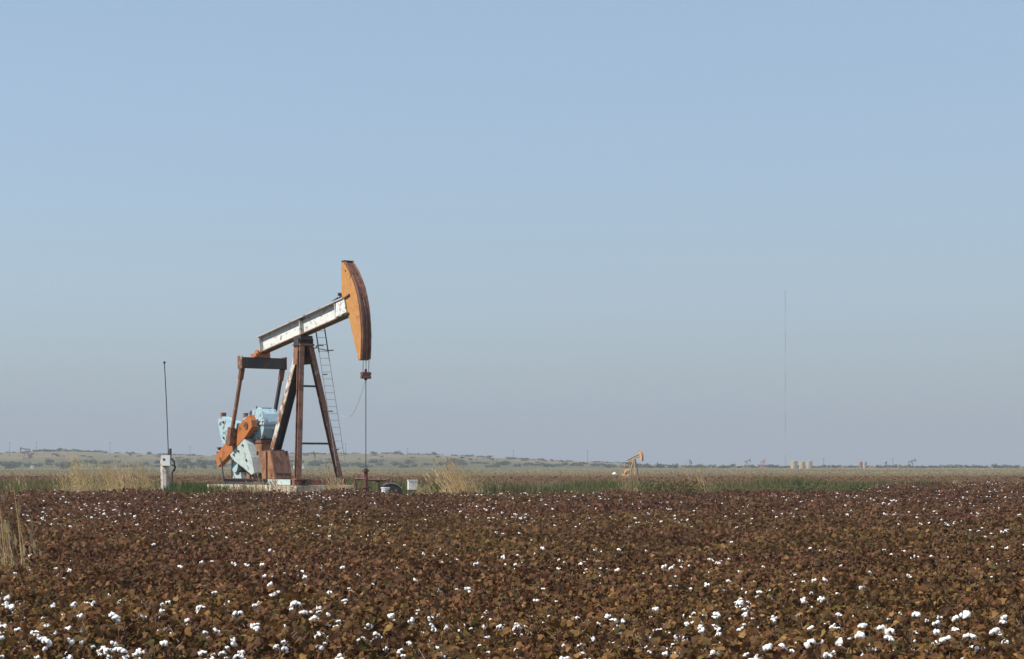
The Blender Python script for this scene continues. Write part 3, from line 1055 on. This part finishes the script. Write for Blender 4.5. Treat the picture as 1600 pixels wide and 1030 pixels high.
# ------------------------------------------------------------------ antenna post
ax, ay = -15.45, 85.5
az = gz(ax, ay)
A = empty('antenna_post', (ax, ay, az + .2), 0, 'whitewashed post with white box and tall thin leaning whip antenna', 'antenna post')
rs = random.Random(2)
s = MB()
rings = 7
v, f = [], []
for k in range(rings):
    z = -.35 + 1.93 * k / (rings - 1)
    for q in range(8):
        a = q * math.pi / 4 + .39
        r_ = .20 + rs.uniform(-.012, .012)
        v.append((r_ * math.cos(a), r_ * math.sin(a), z))
for k in range(rings - 1):
    for q in range(8):
        f.append((8 * k + q, 8 * k + (q + 1) % 8, 8 * k + 8 + (q + 1) % 8, 8 * k + 8 + q))
f.append(tuple(range(8 * rings - 8, 8 * rings)))
s.add(v, f).build('post', 'post_concrete', A)
bxo = MB().box(-.10, .28, -.38, -.18, 1.16, 1.62).build('control_box', 'plastic_white', A)
MB().box(-.03, .06, -.395, -.38, 1.40, 1.48).build('gauge', 'black_iron', bxo)
MB().box(.265, .295, -.36, -.20, 1.2, 1.58).build('hinge', 'grey_steel', bxo)
MB().path([(.16, -.05, 1.35), (.14, -.05, 2.2), (.06, -.05, 4.2), (-.02, -.05, 5.72)], .022, 6).build('antenna_mast', 'black_iron', A)
MB().ball((-.02, -.05, 5.75), .06).build('antenna_tip', 'dark_steel', A)
MB().tube((.25, -.1, 1.55), (.25, -.1, 1.92), .06, .06, 8).build('conduit_cap', 'black_iron', A)
s = MB().path([(.27, -.1, 1.5), (.42, -.1, 1.35), (.46, -.1, 1.05), (.34, -.1, .85), (.30, -.1, 0)], .035, 6).path([(.30, -.1, 1.2), (.50, -.1, 1.12), (.42, -.1, .9)], .03, 6)
s.build('cable_conduit', 'dark_steel', A)


# ------------------------------------------------------------------ dry grass clumps
def dry_clump(n, h, w, lean, seed, tone=1.0):
    r_ = np.random.default_rng(seed)
    V_, F_, C_ = [], [], []
    o0 = 0
    for i in range(n):
        bx_, by_ = r_.normal(0, w * .45, 2)
        hh = h * r_.beta(2.2, 1.6) * 1.08 + .12
        la = r_.uniform(0, 6.28)
        ll = abs(r_.normal(0, lean)) * hh
        dx, dy = math.cos(la) * ll, math.sin(la) * ll
        dx -= lean * 1.3 * hh
        wd = r_.uniform(.006, .012)
        face = r_.uniform(-.7, .7)
        ex, ey = math.cos(face) * wd, math.sin(face) * wd
        col = tone * np.array([.66, .515, .32]) * r_.uniform(.55, 1.15) * np.array([1, r_.uniform(.9, 1.06), r_.uniform(.75, 1.1)])
        ts = (0, .35, .7, 1.0)
        vs_ = []
        for t in ts:
            k_ = t * t
            ww = 1 - .7 * t
            vs_ += [(bx_ + dx * k_ - ex * ww, by_ + dy * k_ - ey * ww, hh * t * (1 - .08 * t)), (bx_ + dx * k_ + ex * ww, by_ + dy * k_ + ey * ww, hh * t * (1 - .08 * t))]
        fs_ = []
        for q in range(3):
            fs_ += [(2 * q, 2 * q + 1, 2 * q + 3), (2 * q, 2 * q + 3, 2 * q + 2)]
        tip = vs_[-1]
        # seed head
        if hh > .55 * h:
            b0 = len(vs_)
            hl = r_.uniform(.12, .26)
            hw_ = r_.uniform(.012, .03)
            vs_ += [(tip[0], tip[1], tip[2] - .04), (tip[0] - hw_, tip[1], tip[2] + hl * .4), (tip[0] + hw_, tip[1] + hw_, tip[2] + hl * .4), (tip[0] + dx * .15, tip[1] + dy * .15, tip[2] + hl)]
            fs_ += [(b0, b0 + 1, b0 + 2), (b0 + 1, b0 + 3, b0 + 2)]
        # drooping leaves
        for q in range(2):
            t = r_.uniform(.15, .6)
            k_ = t * t
            p = (bx_ + dx * k_, by_ + dy * k_, hh * t)
            la2 = r_.uniform(0, 6.28)
            l2 = r_.uniform(.18, .42) * min(1, h)
            b0 = len(vs_)
            qx, qy = math.cos(la2) * l2, math.sin(la2) * l2
            vs_ += [p, (p[0] + qx * .5, p[1] + qy * .5 - .008, p[2] + l2 * .45), (p[0] + qx * .5, p[1] + qy * .5 + .008, p[2] + l2 * .47), (p[0] + qx, p[1] + qy, p[2] + l2 * .15)]
            fs_ += [(b0, b0 + 1, b0 + 2), (b0 + 1, b0 + 3, b0 + 2)]
        V_.append(np.array(vs_))
        F_.append(np.array(fs_) + o0)
        C_.append(np.repeat(col[None], len(vs_), 0))
        o0 += len(vs_)
    return numpy_mesh('dry_grass_clump', np.concatenate(V_), np.concatenate(F_), 'dry_grass', np.concatenate(C_))


clump_big = [dry_clump(44, 1.75, .55, .19, s) for s in range(5)]
clump_mid = [dry_clump(70, 1.2, .40, .26, 10 + s) for s in range(4)]
clump_stalk = [dry_clump(8, 1.4, .28, .10, 30 + s, .75) for s in range(3)]
clump_thin = [dry_clump(10, 1.25, .25, .14, 20 + s) for s in range(3)]


def clump(me, x, y, sc, label, group=None, dz=0.0):
    o = link('dry_grass_clump', me, None, (x, y, gz(x, y) + dz))
    o.scale = (sc, sc, sc * random.uniform(.9, 1.1))
    o.rotation_euler = (0, 0, random.uniform(-.5, .5))
    tag(o, label, 'grass clump', group)
    return o


def at(pxx, d):
    return (pxx - 800) / FPX * d


for i, (p_, d_, s_) in enumerate([(92, 82.5, .55), (103, 82, .72), (115, 82.3, .85), (124, 82.8, .95), (133, 82, 1.1), (142, 82.6, 1.02), (151, 82.2, .95), (161, 82.0, .85), (170, 82.7, .92), (181, 82.1, .9),
                                   (190, 82.9, .88), (199, 82.2, .9), (210, 82.6, .85), (221, 82.1, .86), (231, 82.8, .8), (241, 82.3, .7), (252, 81.6, .45)]):
    clump(clump_big[i % 5], at(p_, d_), d_, s_ * .95, 'tall dry tan grass clump in the thick stand beside the antenna post', 'tall grass beside the antenna post')
for i, (p_, d_, s_, ln) in enumerate([(700, 82, .85, 0), (713, 82.4, 1.0, 0), (724, 82.0, 1.05, 0), (735, 82.5, .95, 0), (745, 82.2, .75, 0)]):
    o = clump(clump_big[(i + 2) % 5], at(p_, d_), d_, s_ * .93, 'tall windblown dry grass clump standing between the white box and the distant pump', 'tall windblown grass past the wellhead')
    o.rotation_euler = (0, R(-14 + 2 * i), .15 * i - .3)
clump(clump_thin[0], at(757, 81.8), 81.8, .95, 'thin leaning dry grass stalks at the edge of the windblown clumps')
clump(clump_thin[1], at(783, 81.5), 81.5, .62, 'few lone dry stalks in front of the green grass strip')
clump(clump_mid[0], at(660, 81.2), 81.2, .55, 'short dry grass tuft just past the white box')
clump(clump_mid[1], at(675, 81.0), 81.0, .50, 'short dry grass tuft between white box and windblown clumps')
clump(clump_mid[2], at(988, 81.5), 81.5, .95, 'narrow dry grass tuft in front of the distant tan pump jack')
clump(clump_big[1], at(1100, 82.5), 82.5, 1.0, 'tall feathery dry grass clump alone at the field edge')
clump(clump_mid[3], at(1112, 82.0), 82.0, .6, 'lower dry tuft beside the lone feathery grass clump')
clump(clump_mid[0], at(1504, 98), 98, .7, 'sparse dry grass tuft far along the field edge')
clump(clump_mid[1], at(404, 81.3), 81.3, .55, 'dry grass tuft in front of the brown pedestal')
clump(clump_thin[2], at(407, 81.5), 81.5, 1.05, 'tall thin stalks in front of the counterweight')
clump(clump_mid[2], at(432, 81.2), 81.2, .55, 'pale dry tuft growing against the concrete pad')
clump(clump_thin[0], at(515, 81.6), 81.6, 1.3, 'tall thin stalks leaning by the far front leg')
clump(clump_mid[3], at(524, 81.2), 81.2, .85, 'dry tuft at the foot of the far front leg')
clump(clump_mid[0], at(538, 81.0), 81.0, .60, 'dry tuft between the pump ladder and wellhead')
clump(clump_mid[1], at(553, 80.9), 80.9, .42, 'small dry tuft just before the wellhead')
for i, p_ in enumerate((352, 372, 388, 418, 446, 462, 484, 502)):
    clump(clump_mid[i % 4], at(p_, 80.6), 80.6, .34 + .05 * (i % 3), 'low dry tuft in the fringe along the front of the concrete pad', 'tufts along the concrete pad')
clump(clump_thin[1], at(20, 82.5), 82.5, .8, 'sparse stalks beyond the cotton near the stand of grass')
clump(clump_thin[2], at(40, 83), 83, 1.0, 'thin stalks in the green grass before the thick stand')
for i, (p_, d_, s_) in enumerate([(6, 27, .95), (17, 26.5, 1.0), (24, 27.2, 1.05), (38, 26.8, 1.12)]):
    clump(clump_stalk[i % 3], at(p_, d_), d_, s_, 'tall dry grass stalks rising out of the cotton field', 'dry stalks inside the cotton')
clump(clump_stalk[1], at(58, 28.5), 28.5, .75, 'short thin stalks beside the tall ones rising from the cotton')

# olive weeds behind the field edge
def weed_mesh(seed, ca_, cb_):
    r_ = np.random.default_rng(seed)
    n_ = 420
    p = np.clip(r_.normal(size=(n_, 3)), -1.5, 1.5) * np.array([.36, .36, .30]) + np.array([0, 0, .42])
    p[:, 2] = np.abs(p[:, 2]) + .02
    nn = r_.normal(size=(n_, 3)) + np.array([0, 0, .4])
    t_ = r_.uniform(size=(n_, 1))
    cl = (np.array(ca_) * (1 - t_) + np.array(cb_) * t_) * r_.uniform(.7, 1.2, (n_, 1))
    v_, f_, c_ = leaf_soup(p, r_.uniform(.05, .12, n_), nn, LEAF2, cl)
    return numpy_mesh('foliage', v_, f_, 'field_leaf', c_)


def weed_stem():
    s_ = MB()
    for q in range(6):
        a_ = q * 1.05
        s_.tube((0, 0, -.05), (.28 * math.cos(a_), .28 * math.sin(a_), .6), .012, .006, 4, False)
    return s_.mesh('stem', 'stalk')


wst = weed_stem()
wm = [weed_mesh(1, (.075, .085, .03), (.14, .12, .045)), weed_mesh(2, (.13, .085, .035), (.17, .12, .05)), weed_mesh(3, (.05, .075, .028), (.09, .11, .04))]
for p_, d_, s_, k, lb in [(1018, 82, 1.0, 0, 'olive weed bush just past the distant pump at the field edge'), (1036, 82.5, 1.15, 0, 'taller olive weed bush at the field edge beside rusty weeds'),
                          (1062, 82, 1.2, 1, 'rusty brown weed bush at the field edge between olive weeds'), (1078, 82.6, 1.1, 1, 'brownish weed bush left of the lone feathery grass clump'),
                          (1092, 82.9, .9, 2, 'dark green weed bush at the base of the feathery grass'), (950, 82.3, .8, 1, 'low brown weed bush left of the distant pump'),
                          (870, 82.6, .7, 2, 'low green weed bush in the grass strip past the windblown clumps'), (1215, 83.0, .85, 0, 'olive weed bush below the cream storage tanks'),
                          (1262, 83.2, 1.0, 2, 'broad green weed bush below the cream storage tanks'), (1345, 90, .85, 2, 'green weed bush where the cotton edge steps back'),
                          (1440, 99, .9, 2, 'dark green weed bush far along the cotton edge')]:
    o = empty('weed_bush', (at(p_, d_), d_, gz(at(p_, d_), d_)), random.uniform(0, 6), lb, 'weed')
    o.scale = (s_ * 1.1, s_ * 1.1, s_)
    tag(link('foliage', wm[k], o), kind='stuff')
    link('stem', wst, o)


# ------------------------------------------------------------------ far pump jacks
def far_jack(name, x, y, height, rz, body, headm, postm, label, tilt=14, detail=True):
    """a smaller conventional pump jack; built 10 m high, scaled"""
    s_ = height / 10.0
    o = empty(name, (x, y, gz(x, y)), rz, label, 'pump jack', 'distant pump jacks')
    o.scale = (s_, s_, s_)
    d_ = Vector((math.cos(R(tilt)), 0, math.sin(R(tilt))))
    u_ = Vector((-d_.z, 0, d_.x))
    pv = Vector((0, 0, 7.2))

    def q(l, h):
        p = pv + d_ * l + u_ * h
        return (p.x, p.z)

    def q3(l, y_, h):
        p = pv + d_ * l + u_ * h
        return (p.x, y_, p.z)
    MB().ibeam(q3(-3.6, 0, .3), q3(3.6, 0, .3), .5, .8, .08, u_).build('walking_beam', body, o)
    MB().prism([q(3.3, 1.9), q(3.8, 1.85), q(4.3, .9), q(4.4, 0), q(4.2, -1.1), q(3.8, -2.0), q(3.55, -1.95), q(3.3, -.2)], -.4, .4).build('horse_head', headm, o)
    for sy in (-1, 1):
        MB().bar((.2, sy * .2, 7.1), (1.5, sy * 1.0, .5), .32, .32).build('front_leg', postm, o)
    MB().bar((-.2, 0, 7.1), (-2.4, 0, 1.6), .36, .36).build('rear_leg', postm, o)
    MB().box(-6.4, 2.0, -1.2, 1.2, 0, .5).build('skid', postm, o)
    t = q(-3.5, 0)
    MB().box(t[0] - .2, t[0] + .2, -1.2, 1.2, t[1] - .7, t[1] - .2).build('equalizer', postm, o)
    for sy in (-1, 1):
        MB().bar((t[0], sy * 1.1, t[1] - .5), (-4.6, sy * 1.1, 2.4), .2, .22, (1, 0, 0)).build('pitman_arm', postm, o)
        MB().prism([(-2.7, 3.4), (-2.9, 2.8), (-5.6, 1.4), (-5.9, 1.9), (-3.2, 3.8)], *sorted((sy * .7, sy * 1.0))).build('crank_arm', headm, o)
        MB().prism([(-3.6, 2.3), (-2.8, 1.0), (-4.6, .8), (-5.6, 1.6)], *sorted((sy * .65, sy * 1.05))).build('counterweight', headm, o)
    MB().prism([(-4.1, 2.6), (-4.1, 3.5), (-3.5, 3.9), (-2.7, 3.9), (-2.2, 3.4), (-2.4, 2.6)], -.6, .6).build('gearbox', body, o)
    MB().prism([(-4.3, .5), (-2.0, .5), (-2.5, 2.6), (-4.0, 2.6)], -.55, .55).build('reducer_pedestal', headm, o)
    MB().tube((4.35, 0, 0.3), (4.35, 0, 6.2), .06, .06, 6).build('polished_rod', postm, o)
    return o


far_jack('pump_jack', at(991, 258), 258, 4.1, R(-54), 'tan_paint', 'pale_orange', 'tan_paint', 'small tan and orange pump jack standing behind the green grass strip', 18)
far_jack('pump_jack', at(40, 1450), 1450, 9.5, R(200), 'red_tank', 'red_tank', 'rust_red', 'faint reddish pump jack on the skyline far past the tall grass stand', 5)
far_jack('pump_jack', at(1167, 1250), 1250, 6.5, R(30), 'cream_tank', 'cream_tank', 'cream_tank', 'faint pale pump jack on the horizon left of the thin mast', 14)
far_jack('pump_jack', at(1192, 1280), 1280, 6.5, R(-75), 'tan_paint', 'red_tank', 'red_tank', 'faint reddish pump jack on the horizon next to the pale one', 8)
far_jack('pump_jack', at(1425, 1300), 1300, 6.5, R(-30), 'dark_steel', 'rust_red', 'dark_steel', 'faint dark pump jack on the horizon right of the red tanks', 16)
far_jack('pump_jack', at(1384, 1330), 1330, 5.0, R(-85), 'dark_steel', 'dark_steel', 'dark_steel', 'tiny dark pump jack on the horizon between red tanks and another pump', 5)


# ------------------------------------------------------------------ tanks
def tank(p_, d_, w_px, h_px, mat, label, group):
    x_ = at(p_, d_)
    r_ = w_px / 2 * d_ / FPX
    h_ = h_px * d_ / FPX
    o = empty('storage_tank', (x_, d_, gz(x_, d_)), random.uniform(0, 3), label, 'storage tank', group)
    MB().tube((0, 0, -.2), (0, 0, h_), r_, r_, 20).build('shell', mat, o)
    MB().tube((0, 0, h_), (0, 0, h_ + r_ * .18), r_ * 1.02, .1, 20).build('roof', mat, o)
    s_ = MB()
    for k_ in (.33, .66):
        s_.tube((0, 0, h_ * k_ - .06), (0, 0, h_ * k_ + .06), r_ * 1.015, r_ * 1.015, 20)
    s_.build('hoop', mat, o)
    s_ = MB()
    s_.path([(-r_ * .5, -r_ * 1.05, 0), (-r_ * .5, -r_ * 1.05, h_ + .6)], .05, 5).path([(-r_ * .3, -r_ * 1.05, 0), (-r_ * .3, -r_ * 1.05, h_ + .6)], .05, 5)
    s_.build('ladder', 'rust', o)


tank(1241, 1180, 11, 12, 'cream_tank', 'cream storage tank at the mast end of the far tank battery', 'far storage tanks')
tank(1253, 1195, 9, 10.5, 'cream_tank', 'cream storage tank in the middle of the far tank battery', 'far storage tanks')
tank(1264, 1180, 9, 11.5, 'cream_tank', 'cream storage tank at the open range end of the far tank battery', 'far storage tanks')
tank(1345, 1270, 5, 10, 'red_tank', 'reddish tank of the small pair on the horizon', 'far storage tanks')
tank(1351, 1265, 6, 10, 'cream_tank', 'pale tank of the small pair on the horizon', 'far storage tanks')

# small pale things far out
o = empty('white_tank', (at(960, 330), 330, gz(at(960, 330), 330)), 0, 'small white tank standing left of the small tan pump jack', 'tank')
MB().tube((0, 0, 0), (0, 0, .75), .42, .42, 12).tube((0, 0, .75), (0, 0, .95), .42, .15, 12).build('shell', 'plastic_white', o)
MB().tube((0, 0, .95), (0, 0, 1.05), .13, .13, 8).build('lid', 'plastic_white', o)
for p_, w_, lb in [(461, 1.5, 'small white shed far behind the pump, left of its near leg'), (474, .9, 'tiny white shed far behind the pump, right of its near leg'), (50, 1.7, 'tiny white shed on the range past the grass stand')]:
    d_ = 1040
    o = empty('shed', (at(p_, d_), d_, gz(at(p_, d_), d_)), .3, lb, 'shed')
    MB().box(-w_ / 2, w_ / 2, -w_ / 2, w_ / 2, -.2, 1.9).build('wall', 'plastic_white', o)
    MB().prism([(-w_ / 2 - .15, 1.9), (w_ / 2 + .15, 1.9), (0, 2.5)], -w_ / 2 - .15, w_ / 2 + .15).build('roof', 'grey_white', o)


# ------------------------------------------------------------------ utility poles and radio mast
def pole(p_, d_, h_px, label):
    x_ = at(p_, d_)
    o = empty('utility_pole', (x_, d_, gz(x_, d_)), random.uniform(-.4, .4), label, 'utility pole', 'far utility poles')
    h_ = h_px * d_ / FPX
    MB().tube((0, 0, -.3), (0, 0, h_), .17, .12, 7).build('post', 'wood', o)
    MB().bar((-1.2, 0, h_ - .6), (1.2, 0, h_ - .6), .14, .16).build('crossarm', 'wood', o)
    s_ = MB()
    for xx in (-1.1, -.5, 1.1):
        s_.tube((xx, 0, h_ - .52), (xx, 0, h_ - .25), .06, .04, 6)
    s_.build('insulator', 'grey_steel', o)


pole(15, 1500, 22, 'leftmost faint utility pole on the far skyline')
pole(57, 1500, 22, 'faint utility pole just right of the reddish skyline pump')
pole(172, 1500, 22, 'faint utility pole above the thick dry grass stand')
pole(297, 1500, 19, 'faint utility pole just right of the antenna post')
pole(540, 1500, 22, 'faint utility pole behind the pump ladder foot')
pole(637, 1500, 14, 'short faint utility pole on the ridge past the wellhead')
pole(802, 1500, 18, 'faint utility pole on the ridge past the windblown grass')
pole(918, 1500, 22, 'faint utility pole on the ridge left of the small tan pump')
pole(1077, 1350, 13, 'short faint utility pole right of the small tan pump')
pole(1287, 1400, 14, 'faint utility pole just right of the cream tanks')
pole(1395, 1400, 15, 'rightmost faint utility pole near the dark far pump')

md = 1370.0
mx = at(1227, md)
mz = gz(mx, md)
MAST = empty('radio_mast', (mx, md, mz), 0, 'very tall thin red and white lattice radio mast on the horizon', 'radio mast')
mtop = CAM_Z + (725 - 454) * md / FPX - mz
edges = [0, 9.0, 24.5, 39.0, 53.5, 68.0, 83.0, 96.5, 111.5, mtop]
for k in range(9):
    z0, z1 = edges[k], edges[k + 1]
    s = MB()
    cor = [(0.32 * math.cos(a), 0.32 * math.sin(a)) for a in (R(90), R(210), R(330))]
    for cx, cy in cor:
        s.tube((cx, cy, z0), (cx, cy, z1), .034, .034, 4)
    nb = int((z1 - z0) / 1.2)
    for q in range(nb):
        za, zb = z0 + q * (z1 - z0) / nb, z0 + (q + 1) * (z1 - z0) / nb
        for j in range(3):
            c0, c1 = cor[j], cor[(j + 1) % 3]
            s.tube((c0[0], c0[1], za), (c1[0], c1[1], zb), .02, .02, 3, False)
    s.build('mast_section', 'mast_red' if k % 2 == 0 else 'mast_white', MAST)


# ------------------------------------------------------------------ bushes of the ridge and horizon
def bush_mesh(seed, ca_, cb_):
    r_ = np.random.default_rng(seed)
    cs, ns, zs = [], [], []
    for q in range(7):
        ctr = np.array([r_.normal(0, .55), r_.normal(0, .45), r_.uniform(.12, .62)])
        rad = r_.uniform(.25, .45)
        n_ = 46
        d_ = r_.normal(size=(n_, 3))
        d_ /= np.linalg.norm(d_, axis=1, keepdims=True)
        cs.append(ctr + d_ * rad * r_.uniform(.7, 1.05, (n_, 1)) * np.array([1, 1, .8]))
        ns.append(d_ + r_.normal(size=(n_, 3)) * .4)
    p, nn = np.concatenate(cs), np.concatenate(ns)
    p[:, 2] = np.abs(p[:, 2])
    t_ = r_.uniform(size=(len(p), 1))
    p[:, :2] *= 1.15
    cl = (np.array(ca_) * (1 - t_) + np.array(cb_) * t_) * r_.uniform(.7, 1.2, (len(p), 1))
    v_, f_, c_ = leaf_soup(p, r_.uniform(.12, .24, len(p)), nn, LEAF2, cl)
    return numpy_mesh('crown', v_, f_, 'bush_leaf', c_)


bms = [bush_mesh(100 + k, (.035, .055, .022), (.07, .09, .035)) for k in range(6)]
s = MB()
for q in range(4):
    a = q * 1.57
    s.tube((0, 0, -.15), (.3 * math.cos(a), .3 * math.sin(a), .6), .05, .025, 4, False)
trunk_me = s.mesh('trunk', 'wood')


def bush(p_, d_, w_px, h_px, label, group):
    x_ = at(p_, d_)
    o = empty('mesquite_bush', (x_, d_, gz(x_, d_)), random.uniform(0, 6.28), label, 'bush', group)
    o.scale = (w_px / 2.4 * d_ / FPX, w_px / 2.4 * d_ / FPX, h_px / 1.1 * d_ / FPX)
    link('crown', random.choice(bms), o)
    link('trunk', trunk_me, o)


rb = random.Random(31)
# dark bushes along the skyline of the ridge
for p_ in list(range(2, 1000, 11)):
    p2 = p_ + rb.uniform(-7, 7)
    if rb.random() < .15:
        continue
    bush(p2, rb.uniform(1600, 1660), rb.uniform(8, 24), rb.uniform(1.6, 4.6), 'dark mesquite bush along the crest of the far ridge', 'bushes on the ridge crest')
for p_, w_, h_ in [(75, 20, 7), (92, 18, 7), (115, 20, 5.5), (345, 16, 7), (620, 12, 7), (678, 10, 7), (583, 14, 5), (232, 9, 7)]:
    bush(p_, 1610, w_, h_, 'larger dark mesquite bush standing out on the ridge crest', 'larger bushes on the ridge crest')
for p_ in list(range(0, 940, 20)):
    p2 = p_ + rb.uniform(-10, 10)
    bush(p2, rb.uniform(1440, 1580), rb.uniform(6, 15), rb.uniform(2.2, 4.2), 'small scrub bush dotted on the slope of the far ridge', 'bushes on the ridge slope')
# green belt at the foot of the ridge
for p_ in list(range(-4, 1010, 15)):
    p2 = p_ + rb.uniform(-9, 9)
    bush(p2, rb.uniform(1270, 1400), rb.uniform(14, 34), rb.uniform(5, 9.5), 'green mesquite bush in the belt at the foot of the ridge', 'bushes at the ridge foot')
for p_, w_, h_ in [(288, 26, 16), (320, 24, 16), (10, 30, 14), (95, 26, 12)]:
    bush(p_, 1150, w_, h_, 'big dark green mesquite bush on the range near the antenna post', 'big bushes on the range')
# horizon right
for p_ in list(range(1015, 1606, 11)):
    p2 = p_ + rb.uniform(-6, 6)
    bush(p2, rb.uniform(1290, 1420), rb.uniform(12, 26), rb.uniform(3.5, 7), 'low dark bush in the line along the flat horizon', 'bushes along the flat horizon')
for p_, w_, h_ in [(1030, 14, 11), (1057, 10, 10), (1556, 9, 10), (1010, 16, 10)]:
    bush(p_, 1285, w_, h_, 'taller dark bush standing out on the flat horizon', 'taller bushes on the flat horizon')

# ------------------------------------------------------------------ haze
HX0, HX1, HY0, HY1, HZ0, HZ1 = -3900, 3900, -300, 13200, -26.0, 132.0
hz = MB().box(HX0, HX1, HY0, HY1, HZ0, HZ1)
m = bpy.data.materials.new('pale_haze')
m.use_nodes = True
nt = m.node_tree
nt.nodes.remove(nt.nodes['Principled BSDF'])
pvn = nt.nodes.new('ShaderNodeVolumePrincipled')
pvn.inputs['Color'].default_value = (0.53, 0.592, 0.665, 1)
pvn.inputs['Density'].default_value = 0.00028
pvn.inputs['Anisotropy'].default_value = 0.0
nt.links.new(pvn.outputs['Volume'], nt.nodes['Material Output'].inputs['Volume'])
M['haze'] = m
tag(hz.build('haze', 'haze'), kind='stuff')
print('BOLLS', n_bolls, 'field tris', len(field.data.polygons), 'picked', len(pick))
